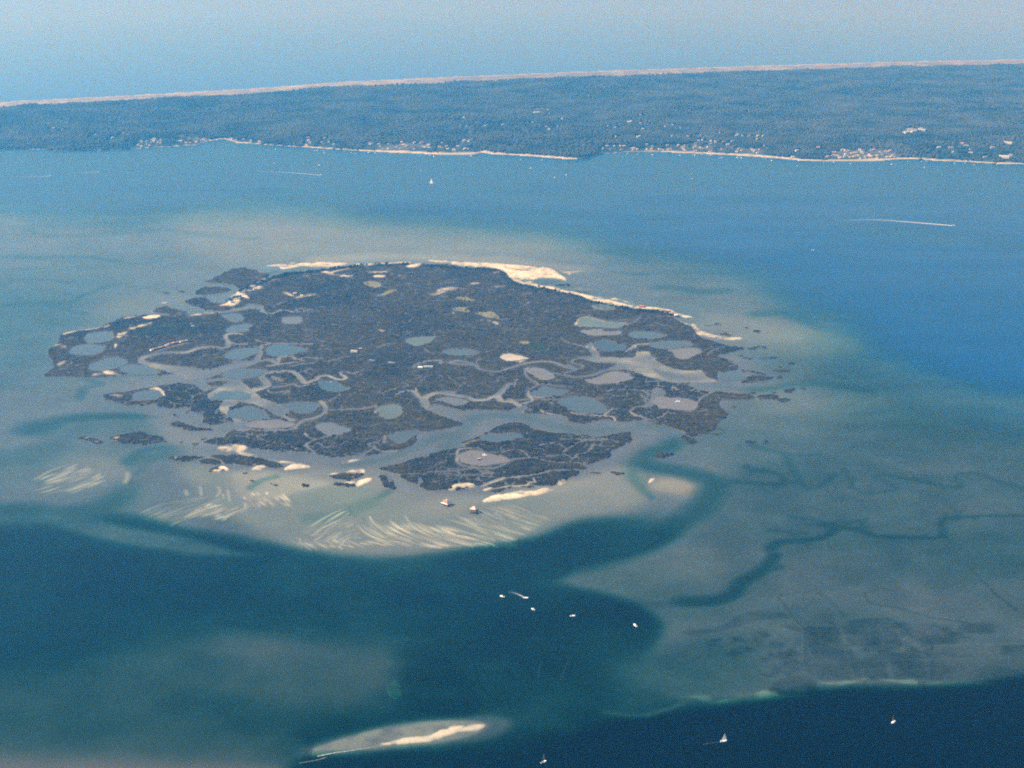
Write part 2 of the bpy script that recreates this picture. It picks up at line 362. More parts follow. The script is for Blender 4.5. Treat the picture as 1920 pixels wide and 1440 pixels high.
# creeks cut through the marsh: window, line, ground width in survey px
creek = new()
for w, pts, wd in [
    ('A', [(1240, 545), (1320, 570), (1440, 595), (1600, 605), (1740, 600), (1850, 580), (1920, 570)], 13),
    ('B', [(0, 575), (120, 565), (230, 570), (250, 600), (330, 615), (400, 590), (480, 590), (540, 605), (600, 600), (640, 590), (700, 575)], (12, 5)),
    ('B', [(350, 555), (370, 535), (420, 520), (470, 500)], 3), ('B', [(560, 600), (545, 580), (590, 570), (630, 580)], 4),
    ('A', [(980, 1055), (990, 1020), (1060, 990), (1200, 965), (1380, 965), (1480, 930), (1600, 915), (1740, 925), (1760, 870), (1735, 820), (1790, 795), (1880, 800)], (16, 9)),
    ('A', [(1090, 965), (1240, 915), (1400, 880)], 5), ('A', [(1760, 870), (1830, 890), (1920, 890)], 8),
    ('A', [(980, 1050), (1120, 1080), (1280, 1100), (1460, 1140), (1560, 1130), (1640, 1120), (1800, 1080), (1920, 1050)], 18),
    ('B', [(0, 1050), (160, 1050), (220, 980), (240, 910), (320, 890), (500, 885), (700, 890)], (17, 4)),
    ('B', [(150, 1055), (300, 1030), (380, 1060), (400, 1010), (500, 1000), (560, 1030), (640, 1010), (740, 1020)], (13, 5)), ('B', [(190, 855), (330, 890)], 5),
    ('B', [(300, 1085), (420, 1070), (560, 1050), (640, 1030)], (9, 3)), ('B', [(470, 1105), (600, 1070), (720, 1060)], 3), ('B', [(830, 1050), (960, 1010), (1040, 1000)], 3),
    ('B', [(0, 1210), (60, 1280), (140, 1310), (200, 1300), (290, 1260), (250, 1200), (240, 1160), (330, 1140), (480, 1135), (540, 1150), (600, 1210), (640, 1240), (720, 1210), (760, 1180), (840, 1175), (900, 1200), (960, 1210), (1000, 1190), (940, 1150), (1000, 1140), (1050, 1155), (1140, 1135)], (22, 6)),
    ('B', [(330, 1200), (420, 1220), (330, 1180), (420, 1200)], 7), ('B', [(340, 1280), (440, 1270), (520, 1250), (580, 1270), (720, 1250)], 6), ('B', [(430, 1340), (490, 1310), (340, 1330), (290, 1300)], 5),
    ('B2', [(0, 300), (100, 320), (220, 350), (340, 390), (420, 400), (450, 450), (420, 480), (520, 520)], (26, 16)), ('B2', [(0, 265), (120, 270), (180, 240)], 18),
    ('B2', [(775, 350), (815, 400), (800, 460), (720, 500), (620, 520), (560, 560), (500, 600), (400, 605), (280, 600)], (12, 8)),
    ('B2', [(830, 425), (1000, 420), (1150, 415), (1250, 395)], 6), ('B2', [(950, 285), (880, 330), (800, 360)], 4),
    ('B2', [(100, 520), (110, 590), (240, 612), (430, 605), (560, 590)], 6), ('B2', [(380, 600), (330, 640), (200, 650), (110, 640)], 6),
    ('B2', [(190, 650), (260, 700), (330, 720), (400, 720), (520, 760)], 7), ('B2', [(340, 720), (260, 760), (150, 770)], 6),
    ('B2', [(630, 640), (660, 680), (720, 690), (640, 740), (680, 780), (720, 820)], 8), ('B2', [(720, 690), (800, 670), (860, 660)], 6), ('B2', [(690, 790), (800, 770), (930, 750), (1000, 710)], 6),
    ('B2', [(1110, 850), (1200, 800), (1260, 760), (1190, 740), (1280, 715)], 8), ('B2', [(1340, 720), (1350, 660)], 7), ('B2', [(1250, 770), (1340, 800), (1460, 790)], 6), ('B2', [(600, 830), (500, 800), (560, 770)], 6),
    ('B2', [(1335, 270), (1400, 240), (1480, 230), (1560, 205)], 3), ('B2', [(1450, 290), (1500, 262), (1600, 258), (1650, 300), (1690, 330)], (7, 14)), ('B2', [(1640, 260), (1630, 230)], 4),
    ('B2', [(1600, 150), (1720, 120), (1680, 160)], 3), ('B2', [(1610, 35), (1640, 15), (1720, -10), (1840, -20), (1850, 10)], 8), ('B', [(1600, 1100), (1640, 1065), (1740, 1045), (1840, 1040)], 6),
    ('B', [(1700, 920), (1740, 960), (1800, 980)], 3), ('B', [(1280, 920), (1360, 890), (1450, 885)], 3),
    ('B2', [(1960, 270), (1900, 268), (1780, 285), (1700, 330), (1740, 400), (1850, 450), (1960, 490), (2060, 520)], (14, 26)),
    ('C2', [(40, 275), (120, 290), (250, 310), (350, 340), (450, 330), (540, 290), (600, 230), (650, 190)], (15, 16)), ('C2', [(650, 190), (690, 210), (690, 170), (710, 150)], 5),
    ('C', [(100, 1055), (200, 1070), (330, 1075), (370, 1110), (450, 1130), (560, 1135), (640, 1110), (760, 1070), (880, 1050), (1000, 1045), (1100, 1070), (1160, 1100), (1240, 1115)], 9),
    ('C', [(360, 1080), (345, 1040), (400, 1020)], 3), ('C', [(100, 1055), (180, 1040), (300, 1060)], 9), ('C', [(1100, 1080), (1180, 1085), (1240, 1110), (1160, 1100)], 9),
    ('C2', [(540, 300), (570, 345), (640, 350), (720, 380), (740, 430), (740, 470)], (14, 18)), ('C2', [(620, 320), (690, 340), (820, 330)], 5),
    ('C2', [(720, 380), (850, 340), (810, 280), (860, 220), (960, 190), (1060, 210), (1200, 220)], (9, 5)), ('C2', [(820, 305), (1000, 318), (1100, 300), (1220, 270)], 5), ('C2', [(880, 330), (1010, 335), (1120, 330)], 5),
    ('C2', [(780, 60), (800, 130), (900, 190)], 6), ('C2', [(1040, 90), (1130, 110), (1240, 130), (1400, 110), (1500, 70), (1620, 60)], 10),
    ('C2', [(930, 430), (960, 450), (1060, 470)], 7), ('C2', [(1010, 350), (1050, 390)], 4), ('C2', [(1470, 490), (1540, 440), (1570, 410)], 7), ('C2', [(1590, 265), (1680, 245), (1840, 250)], 4),
    ('C2', [(1600, 520), (1580, 490), (1480, 480), (1300, 470), (1200, 450)], 6),
    ('C2', [(1850, 500), (1760, 470), (1740, 430), (1790, 400), (1860, 395)], 7), ('C2', [(1690, 240), (1690, 200), (1640, 190)], 3), ('C2', [(1840, 250), (1900, 290), (1860, 340), (1900, 370)], 6),
    ('D2', [(0, 430), (30, 460), (130, 490), (150, 515), (280, 490), (320, 460), (400, 455)], 8), ('D2', [(150, 510), (90, 545), (70, 560)], 10), ('D2', [(740, 265), (640, 320), (600, 370), (560, 435), (480, 430)], 6),
    ('D2', [(80, 400), (160, 380), (250, 370)], 7), ('D2', [(100, 290), (170, 330), (250, 330)], 6), ('D2', [(390, 220), (470, 260), (560, 250), (620, 215)], 6), ('D2', [(330, 260), (250, 280), (160, 250)], 5),
    ('C', [(1370, 880), (1390, 950), (1430, 1010), (1560, 1020), (1700, 1025), (1920, 1020)], (8, 22)), ('C', [(1450, 1005), (1330, 1005), (1220, 1030), (1210, 1060), (1300, 1080), (1290, 1105), (1240, 1120), (1140, 1150)], 6),
    ('C', [(1690, 960), (1760, 910), (1840, 885), (1980, 885)], 5), ('C', [(1320, 910), (1240, 890), (1160, 870), (1110, 830)], (6, 3)), ('C', [(1250, 640), (1300, 625), (1380, 630)], 3), ('C', [(1370, 640), (1400, 660), (1500, 675), (1780, 665), (1830, 630)], 3),
    ('C', [(1640, 710), (1620, 745), (1740, 700), (1820, 660)], 4), ('D', [(0, 940), (60, 895), (160, 890)], 8), ('D', [(170, 720), (260, 712), (380, 735)], 3),
    ('D', [(700, 980), (760, 940), (880, 900)], 5), ('D', [(900, 1050), (950, 1070), (900, 1090)], 5),
    ('C', [(600, 760), (700, 750), (820, 760)], 3), ('A', [(1400, 640), (1500, 625)], 3),
    # the south-east delta
    ('C2', [(-20, 985), (180, 970), (320, 950), (500, 950), (600, 915), (700, 870), (860, 860), (960, 880), (1100, 900), (1250, 900), (1330, 925)], 9),
    ('C2', [(170, 830), (195, 780), (300, 770), (360, 770), (400, 790)], 6), ('C2', [(180, 840), (180, 900), (240, 930), (330, 940)], 8), ('C2', [(420, 930), (560, 905), (690, 865)], 8), ('C2', [(400, 800), (520, 810), (600, 800)], 5),
    ('C2', [(0, 1010), (100, 1000), (200, 1012), (330, 1012), (450, 1000)], 5), ('C2', [(200, 1000), (170, 970)], 5), ('C2', [(-150, 960), (-60, 950), (0, 905), (60, 900)], 5), ('C2', [(-250, 1000), (-130, 1000), (-60, 980)], 9),
    ('C2', [(330, 1135), (480, 1080), (600, 1042), (700, 1030), (860, 1010), (960, 985), (1060, 970), (1200, 965), (1350, 970)], 12), ('C2', [(800, 1110), (830, 1080), (880, 1070), (860, 1040), (900, 1030)], 6), ('C2', [(500, 1140), (620, 1115), (740, 1110), (820, 1100)], 8),
    ('C2', [(560, 830), (640, 795), (720, 785), (780, 810), (830, 855)], 7), ('C2', [(620, 800), (560, 780), (600, 740), (720, 720)], 6), ('C2', [(870, 850), (1050, 840), (1130, 830), (1220, 860)], 6),
    ('C2', [(1130, 800), (1230, 740), (1330, 700), (1400, 690)], 9), ('C2', [(1100, 690), (1250, 690), (1380, 700), (1540, 700), (1640, 720)], 6), ('C2', [(930, 740), (1050, 720), (1130, 760), (1150, 800)], 7), ('C2', [(760, 680), (830, 700)], 4),
    ('C2', [(1200, 880), (1260, 830), (1350, 800), (1400, 740)], 9), ('C2', [(360, 690), (220, 740), (180, 760)], 7),
]:
    line(creek, W(w, pts), tuple(.8 * q for q in wd) if isinstance(wd, tuple) else .8 * wd)
creekpoly = new()
for w, pts in [
    ('A', [(990, 1050), (1100, 1070), (1250, 1085), (1400, 1095), (1560, 1112), (1640, 1120), (1800, 1085), (1990, 1040), (1990, 1075), (1700, 1150), (1500, 1215), (1250, 1225), (900, 1215), (600, 1195), (850, 1190), (1150, 1172), (1280, 1160), (1180, 1130), (1080, 1100), (1000, 1070)]),
    ('D', [(-480, 1000), (0, 1015), (60, 950), (30, 910), (70, 900), (60, 950), (180, 960), (190, 1000), (270, 1060), (400, 1110), (560, 1130), (640, 1120), (680, 1180), (800, 1215), (900, 1232), (1100, 1242), (1280, 1220), (1500, 1230), (1500, 1270), (1380, 1290), (1200, 1300), (1080, 1290), (900, 1275), (730, 1270), (620, 1235), (400, 1235), (200, 1190), (60, 1150), (0, 1130), (-70, 1120), (-200, 1110), (-120, 1070), (-300, 1050)]),
    ('A2', [(1760, 170), (1850, 160), (1920, 200), (1990, 260), (2100, 330), (2240, 380), (2260, 430), (2200, 480), (2060, 400), (1960, 370), (1800, 345), (1700, 345), (1600, 340), (1570, 300), (1650, 240), (1700, 215)]),
    ('A2', [(1700, 345), (1840, 355), (1770, 420), (1780, 480), (1900, 530), (1960, 600), (1880, 620), (1800, 590), (1810, 510), (1700, 430)]),
    ('C', [(1300, 915), (1370, 880), (1400, 920), (1440, 960), (1440, 1000), (1380, 980), (1350, 930)]),
    ('D2', [(200, 250), (260, 230), (330, 260), (320, 300), (250, 330), (200, 400), (100, 400), (180, 330)]),
]:
    fill(creekpoly, W(w, pts))
island_wet = new()     # ground inside the island that lies just about at water level
fill(island_wet, [(240, 720), (330, 690), (420, 560), (700, 500), (1000, 540), (1300, 620), (1420, 700), (1380, 740), (1310, 810), (1200, 830), (1180, 870), (1060, 920), (820, 930), (640, 900), (420, 870), (330, 840), (260, 760)])
network = new()        # marsh dissected into small plates
for w, pts in [
    ('C2', [(0, 780), (300, 740), (600, 700), (900, 610), (1300, 640), (1740, 640), (1700, 760), (1350, 960), (1050, 1110), (700, 1130), (0, 1150), (-200, 1100), (-300, 900)]),
    ('A2', [(1150, 200), (1500, 210), (1720, 350), (1820, 520), (1600, 570), (1150, 420)]),
    ('B2', [(0, 640), (300, 610), (700, 660), (1300, 700), (1450, 800), (1000, 870), (300, 800), (-100, 720)]),
    ('D2', [(-200, 100), (150, 100), (600, 190), (740, 250), (640, 360), (300, 540), (-100, 500), (-200, 300)]),
]:
    fill(network, W(w, pts), sm=False)
network = blur(network, 8)

# ------------------------------------------------------------------ sand, meadows, weed
sand = new()
SANDS = [
    (0.85, 'C', [(-60, 165), (200, 180), (420, 185), (600, 180), (800, 185), (960, 200), (1040, 220), (1090, 250), (1150, 290), (1160, 320), (1090, 300), (900, 298), (850, 330), (760, 300), (650, 280), (600, 225), (480, 200), (300, 190)]),
    (0.72, 'C', [(-120, 130), (200, 150), (500, 160), (760, 185), (760, 195), (480, 185), (200, 175)]), (0.45, 'C', [(640, 285), (760, 290), (860, 330), (1000, 380), (900, 365), (760, 345)]),
    (0.75, 'B', [(380, 175), (560, 155), (860, 152), (1200, 165), (1560, 150), (1560, 165), (1240, 178), (1000, 180), (800, 195), (620, 185), (450, 215), (400, 200), (280, 185)]),
    (0.8, 'C', [(620, 262), (760, 345), (900, 375), (1000, 385), (1120, 430), (1240, 438), (1380, 488), (1500, 528), (1700, 552), (1920, 580), (1920, 562), (1780, 545), (1640, 515), (1500, 480), (1360, 450), (1200, 410), (1060, 375), (900, 360), (760, 330)]),
    (0.6, 'C', [(1430, 465), (1600, 475), (1760, 520), (1780, 530), (1640, 500), (1500, 480)]), (0.45, 'C', [(1140, 390), (1250, 380), (1400, 395), (1300, 405)]),
    (0.75, 'D', [(0, 552), (0, 540), (200, 556), (350, 575), (450, 610), (560, 640), (610, 650), (520, 650), (440, 640), (350, 600), (200, 572)]),
    (0.55, 'D', [(320, 630), (400, 650), (520, 700), (580, 700), (640, 760), (720, 795), (860, 825), (1000, 828), (1015, 845), (900, 850), (780, 835), (700, 822), (620, 805), (560, 750), (460, 690), (360, 650)]),
    (0.7, 'C2', [(420, 1245), (520, 1190), (680, 1162), (800, 1155), (900, 1150), (960, 1122), (1010, 1130), (900, 1190), (820, 1200), (700, 1225), (560, 1245), (440, 1258)]),
    (0.45, 'C2', [(900, 1190), (960, 1150), (1065, 1135), (960, 1180), (860, 1205)]), (1.0, 'C2', [(480, 1220), (600, 1185), (760, 1160), (860, 1160), (760, 1195), (600, 1225)]),
    (0.75, 'C2', [(90, 1142), (140, 1100), (220, 1085), (330, 1095), (320, 1120), (220, 1135), (120, 1150)]), (0.55, 'C2', [(400, 1145), (440, 1130), (500, 1115), (480, 1140), (430, 1155)]),
    (0.95, 'B2', [(1070, 1095), (1130, 1060), (1210, 1040), (1240, 1050), (1180, 1090), (1100, 1118)]), (0.65, 'B2', [(820, 1005), (960, 975), (1130, 960), (1180, 968), (1150, 1000), (1000, 1000), (870, 1012)]), (0.6, 'B2', [(890, 1085), (1000, 1075), (1080, 1070), (1060, 1090), (960, 1092)]),
    (0.7, 'B2', [(450, 955), (560, 908), (650, 920), (690, 940), (600, 950), (480, 965)]), (0.8, 'B2', [(150, 955), (200, 925), (270, 932), (260, 962), (170, 965)]), (0.9, 'A2', [(1685, 950), (1720, 933), (1755, 940), (1780, 965), (1720, 962)]), (0.8, 'A2', [(1610, 980), (1660, 968), (1720, 970), (1680, 982)]),
    (0.5, 'B2', [(0, 790), (140, 820), (260, 860), (420, 880), (560, 900), (420, 905), (240, 875), (80, 840)]), (0.5, 'A2', [(1660, 780), (1720, 745), (1920, 740), (1920, 790), (1780, 800)]),
    (0.55, 'C2', [(1040, 1070), (1100, 1050), (1160, 1030), (1155, 1080), (1100, 1108), (1050, 1092)]), (0.75, 'A', [(755, 830), (790, 790), (880, 745), (960, 722), (1060, 695), (1065, 712), (930, 752), (830, 805), (790, 835)]),
    (0.85, 'A', [(990, 655), (1060, 632), (1170, 636), (1140, 655), (1060, 668)]), (0.7, 'A', [(800, 668), (900, 635), (1000, 628), (900, 655)]), (0.6, 'A', [(1410, 628), (1500, 612), (1640, 608), (1600, 622), (1450, 634)]),
    (0.75, 'A', [(640, 1145), (690, 1130), (770, 1135), (820, 1160), (740, 1165), (680, 1170)]), (0.7, 'A', [(415, 1165), (470, 1168), (440, 1175)]), (0.8, 'A', [(730, 930), (750, 895), (770, 895), (755, 920)]), (0.7, 'A', [(1415, 712), (1440, 706), (1470, 728), (1440, 734)]),
    (0.95, 'A', [(1840, 445), (1860, 415), (1920, 390), (1940, 400), (1900, 440), (1880, 470)]), (0.75, 'A', [(1680, 545), (1760, 515), (1840, 475), (1880, 480), (1870, 510), (1820, 545), (1740, 545)]),
    (0.6, 'B', [(-40, 470), (40, 420), (120, 370), (260, 300), (285, 310), (160, 375), (40, 440)]), (0.85, 'B', [(90, 410), (150, 375), (225, 368), (240, 390), (130, 415)]), (0.8, 'B', [(20, 440), (90, 440), (140, 480), (60, 465)]),
    (0.8, 'B', [(780, 243), (850, 232), (900, 265), (1060, 272), (1065, 282), (930, 282), (840, 262)]), (0.7, 'B', [(840, 240), (960, 215), (1100, 195), (1220, 178), (1220, 188), (1080, 205), (940, 232), (880, 250)]),
    (0.75, 'B', [(1235, 280), (1290, 268), (1370, 276), (1330, 290), (1260, 290)]), (0.65, 'B', [(1460, 275), (1530, 272), (1540, 285), (1490, 288)]), (0.9, 'B', [(1545, 192), (1600, 170), (1690, 168), (1640, 195), (1580, 198)]), (0.8, 'B', [(1295, 190), (1300, 175), (1320, 190)]),
    (0.5, 'B', [(1740, 435), (1820, 425), (1900, 380), (1990, 380), (1920, 415), (1850, 445), (1780, 452)]), (0.6, 'B', [(1200, 240), (1330, 235), (1400, 222), (1380, 245), (1260, 250)]), (0.6, 'B', [(600, 280), (660, 272), (670, 280)]), (0.7, 'B', [(1120, 292), (1170, 290), (1170, 300)]),
    (0.9, 'B', [(435, 432), (480, 428), (540, 462), (620, 455), (720, 440), (725, 448), (620, 466), (560, 478), (500, 455)]), (0.7, 'B', [(1390, 255), (1430, 258), (1410, 266)]), (0.4, 'B', [(300, 350), (330, 310), (430, 305), (320, 330), (320, 355)]),
    (0.65, 'B', [(1280, 760), (1320, 765), (1355, 778), (1320, 780)]), (0.5, 'B', [(1195, 1028), (1290, 1035), (1240, 1045)]), (0.5, 'B', [(1370, 1055), (1430, 1050), (1470, 1065), (1400, 1070)]), (0.6, 'B', [(1595, 655), (1640, 650), (1610, 662)]),
    (0.8, 'C', [(280, 345), (330, 335), (380, 332), (360, 350), (310, 354)]), (0.45, 'C', [(0, 400), (80, 380), (190, 378), (160, 400), (60, 420), (0, 440)]), (0.6, 'C', [(190, 405), (230, 400), (240, 408)]), (0.5, 'C', [(480, 375), (560, 362), (630, 368), (540, 376)]),
    (0.8, 'C', [(120, 612), (150, 610), (155, 622)]), (0.8, 'C', [(90, 622), (115, 622), (105, 630)]), (0.7, 'C', [(150, 638), (175, 636), (170, 645)]), (0.75, 'C', [(440, 680), (480, 680), (490, 690)]), (0.85, 'C', [(500, 690), (550, 700), (560, 720), (540, 715)]), (0.6, 'C', [(355, 668), (420, 665), (400, 678)]), (0.7, 'C', [(395, 262), (430, 275), (405, 272)]), (0.7, 'C', [(500, 240), (590, 232), (590, 242), (520, 250)]),
    (0.6, 'C', [(1230, 720), (1290, 645), (1370, 645), (1500, 680), (1700, 700), (1690, 710), (1500, 692), (1370, 658), (1300, 660), (1270, 715)]), (0.7, 'C', [(560, 1010), (595, 985), (690, 980), (815, 1012), (815, 1022), (690, 990), (600, 996), (575, 1012)]), (0.8, 'C', [(700, 1048), (770, 1038), (800, 1035), (740, 1056)]),
    (0.75, 'C', [(1330, 905), (1360, 905), (1340, 925)]), (0.6, 'C', [(1380, 880), (1395, 920), (1440, 940), (1390, 935)]), (0.5, 'C2', [(210, 192), (260, 182), (250, 196)]), (0.6, 'C2', [(790, 55), (830, 50), (810, 66)]),
    (0.5, 'B2', [(1255, 440), (1270, 385), (1285, 400), (1275, 460)]), (0.4, 'B2', [(1290, 500), (1500, 395), (1515, 440), (1505, 400)]), (0.6, 'A2', [(1060, 240), (1120, 222), (1170, 240), (1210, 300), (1190, 300), (1140, 250)]), (0.5, 'A2', [(680, 295), (780, 288), (840, 292), (760, 305)]),
    (0.75, 'A2', [(440, 680), (530, 672), (500, 686)]), (0.6, 'A2', [(550, 705), (610, 712), (580, 722)]), (0.6, 'A2', [(1280, 858), (1350, 846), (1360, 856), (1300, 866)]), (0.55, 'A2', [(700, 688), (780, 668), (800, 676), (730, 695)]),
    (0.6, 'B2', [(950, 905), (1050, 880), (1150, 868), (1050, 895)]), (0.7, 'D2', [(175, 1075), (200, 1040), (230, 1030), (220, 1060), (190, 1082)]), 
    (0.4, 'C', [(1340, 230), (1200, 250), (1120, 240), (1060, 210), (1100, 225)]), (0.6, 'C', [(1120, 240), (1160, 240), (1150, 248)]), (0.6, 'C', [(1180, 255), (1215, 260), (1195, 266)]),
    (0.5, 'A', [(260, 805), (400, 765), (560, 742), (700, 720), (760, 690), (700, 735), (560, 757), (420, 778), (300, 812)]), (0.4, 'A', [(230, 1070), (300, 1040), (310, 1050), (250, 1090)]), (0.4, 'A', [(190, 900), (280, 880), (320, 930), (260, 920)]), (0.5, 'A', [(540, 1160), (640, 1150), (640, 1165), (560, 1172)]),
    (0.5, 'A', [(1060, 590), (1120, 572), (1140, 575), (1090, 600)]), (0.4, 'A', [(1150, 515), (1200, 505), (1245, 515), (1200, 525)]),
    # bars at the bottom of the picture
    (0.30, 'P', [(1275, 1306), (1305, 1302), (1330, 1304), (1345, 1313), (1400, 1299), (1450, 1293), (1470, 1302), (1540, 1297), (1545, 1303), (1460, 1309), (1345, 1318), (1310, 1308)]), (0.40, 'P', [(1533, 1278), (1575, 1277), (1600, 1274), (1620, 1269), (1630, 1272), (1600, 1280), (1560, 1283)]), (0.34, 'P', [(1648, 1272), (1690, 1274), (1714, 1273), (1722, 1283), (1690, 1280)]), (0.22, 'P', [(1735, 1281), (1790, 1273), (1840, 1278), (1895, 1281), (1800, 1286)]),
    (0.20, 'P', [(575, 1415), (600, 1398), (660, 1380), (720, 1362), (800, 1352), (880, 1350), (914, 1358), (890, 1376), (840, 1390), (760, 1402), (680, 1408), (610, 1416)]), (0.52, 'P', [(715, 1394), (770, 1384), (810, 1380), (830, 1368), (870, 1362), (850, 1376), (800, 1388), (740, 1396)]), (0.42, 'P', [(855, 1370), (890, 1360), (912, 1358), (895, 1368)]), (0.36, 'P', [(700, 1398), (760, 1388), (830, 1380), (800, 1392)]),
    (0.3, 'P', [(725, 1290), (745, 1272), (757, 1300), (740, 1308)]),
]
for v, w, pts in SANDS:
    fill(sand, W(w, pts), v)
sand = blur(sand, 1, 1)
front = new()
fill(front, [(330, 868), (470, 880), (560, 878), (700, 880), (760, 905), (830, 925), (900, 930), (1080, 895), (1180, 874), (1220, 930), (1150, 962), (1070, 972), (1000, 1008), (900, 1026), (760, 1040), (600, 1036), (540, 1020), (480, 990), (420, 960), (370, 920)])
front = blur(front, 16)
tan = new()            # pale firm sand under a film of water
for v, pts in [(1.0, [(440, 880), (560, 885), (640, 905), (560, 930), (500, 945), (450, 930), (430, 900)]), (0.8, [(340, 845), (480, 870), (620, 880), (560, 885), (420, 870)]),
               (0.7, [(790, 930), (860, 925), (930, 935), (900, 960), (820, 975), (760, 960)]), (0.5, [(1020, 910), (1160, 880), (1210, 925), (1130, 955), (1040, 960)]),
               (0.6, [(340, 385), (500, 378), (640, 390), (740, 415), (900, 420), (1060, 440), (1150, 480), (900, 485), (600, 490), (420, 500), (330, 440)]), (0.9, [(560, 478), (760, 470), (980, 480), (1120, 510), (1000, 505), (760, 490), (600, 500)]),
               (0.6, [(1300, 585), (1420, 590), (1560, 610), (1640, 640), (1560, 670), (1420, 650), (1320, 630)]), (0.35, [(1420, 720), (1560, 735), (1680, 745), (1560, 775), (1400, 780)]), (0.5, [(190, 560), (320, 560), (400, 540), (300, 590), (180, 610)]),
               (0.5, [(160, 720), (260, 722), (330, 710), (250, 735)]), (0.4, [(320, 790), (420, 830), (330, 835)]), (0.25, [(1090, 1060), (1300, 1030), (1400, 1060), (1200, 1110)]), (0.4, [(120, 860), (250, 850), (230, 900), (120, 920)]),
               (1.0, [(1203, 912), (1222, 896), (1236, 893), (1270, 896), (1297, 903), (1307, 911), (1297, 920), (1278, 929), (1253, 926), (1218, 920)]), (0.3, [(0, 390), (80, 388), (60, 398), (0, 402)])]:
    m = new()
    fill(m, pts, v)
    tan = np.maximum(tan, blur(m, 14 if v in (1.0, .7, .9) else 30))
ridge = new()          # sand waves
def family(w, a, b, n, wd, val, seed, gap=0.35, jit=0.25):
    n, wd, gap, val = int(n * 1.9), wd * .9, gap * .8, min(1, val * 1.1)
    r = random.Random(seed)
    A, B = smooth(W(w, a), False, 6), smooth(W(w, b), False, 6)
    k = min(len(A), len(B))
    A = A[np.linspace(0, len(A) - 1, k).astype(int)]
    B = B[np.linspace(0, len(B) - 1, k).astype(int)]
    for i in range(n):
        t = (i + r.uniform(-jit, jit)) / max(1, n - 1)
        L = A * (1 - t) + B * t
        ph, am = r.uniform(0, 6.28), r.uniform(1.0, 3.2)
        q = np.linspace(0, 1, k)
        L = L + np.stack([am * np.sin(q * 7 + ph), am * .5 * np.sin(q * 5 + ph * 1.7)], -1)
        s = r.randint(0, 4)
        while s < k - 4:
            e = min(k - 1, s + r.randint(int(k * .25), int(k * .75)))
            if e - s > 2 and r.random() > gap * 0.5:
                m_ = e - s + 1
                fade = np.sin(np.linspace(.12, 3.0, m_)) ** .7 * val * r.uniform(.4, 1.0)
                line(ridge, L[s:e + 1], (wd * r.uniform(.7, 1.2), wd * r.uniform(.5, 1.0)), fade, 0.9, False)
            s = e - r.randint(-2, 2)
family('R', [(600, 285), (670, 345), (760, 400), (900, 455), (980, 470)], [(1100, 330), (1200, 370), (1290, 400), (1400, 430), (1500, 455)], 11, 7, 0.9, 1, 0.3)
family('R', [(1080, 300), (1200, 340), (1330, 390), (1480, 440)], [(1400, 195), (1480, 220), (1580, 260), (1720, 300)], 17, 5, 0.7, 2, 0.4)
family('R', [(520, 340), (600, 395), (720, 440), (860, 470)], [(640, 300), (720, 370), (800, 410), (930, 450)], 4, 7, 0.8, 8)
family('R', [(150, 410), (180, 440), (240, 490)], [(620, 420), (700, 440), (800, 460)], 12, 6, 0.8, 3, 0.2)
family('R', [(150, 385), (260, 345), (400, 270), (490, 225)], [(400, 470), (440, 440), (500, 400), (560, 380)], 9, 6, 0.7, 4, 0.5)
family('B2', [(40, 1150), (80, 1230), (110, 1310)], [(420, 1150), (470, 1230), (560, 1300)], 9, 9, 0.8, 5, 0.2)
family('A2', [(1320, 1400), (1480, 1330), (1640, 1260)], [(1700, 1420), (1820, 1370), (2000, 1280)], 9, 7, 0.8, 6, 0.2)
family('A2', [(0, 1050), (200, 970), (440, 890)], [(330, 1180), (500, 1120), (700, 1040)], 9, 8, 0.6, 7, 0.5)
family('A2', [(0, 1160), (200, 1100), (440, 1000)], [(240, 1200), (420, 1140), (660, 1060)], 4, 7, 0.5, 17, 0.5)
family('F', [(900, 560), (1100, 480), (1300, 440)], [(1100, 640), (1300, 560), (1560, 460)], 11, 6, 0.35, 9, 0.4)
family('R', [(500, 330), (560, 300)], [(800, 290), (850, 260)], 6, 8, 0.3, 10, 0.5)
for a in (('A2', [(835, 1080), (855, 1030), (860, 990)], 10), ('A2', [(1385, 1150), (1395, 1190)], 6), ('A2', [(1515, 1115), (1525, 1190)], 6), ('A2', [(1675, 1115), (1695, 1160), (1670, 1200)], 6), ('A2', [(1720, 1180), (1725, 1220)], 5), ('A2', [(1765, 1150), (1780, 1240)], 6)):
    line(ridge, W(a[0], a[1]), a[2], 0.45, 0.9)
for a in ([(1210, 382), (1300, 402), (1370, 424)], [(1050, 392), (1130, 412), (1220, 448)], [(890, 402), (960, 418), (1060, 440)], [(790, 420), (880, 440), (950, 462)], [(620, 282), (650, 330), (720, 385), (780, 408)], [(830, 280), (880, 340), (960, 378), (1040, 392)], [(440, 462), (490, 412), (560, 410)]):
    line(ridge, W('R', a), 5, 0.55, 0.9)

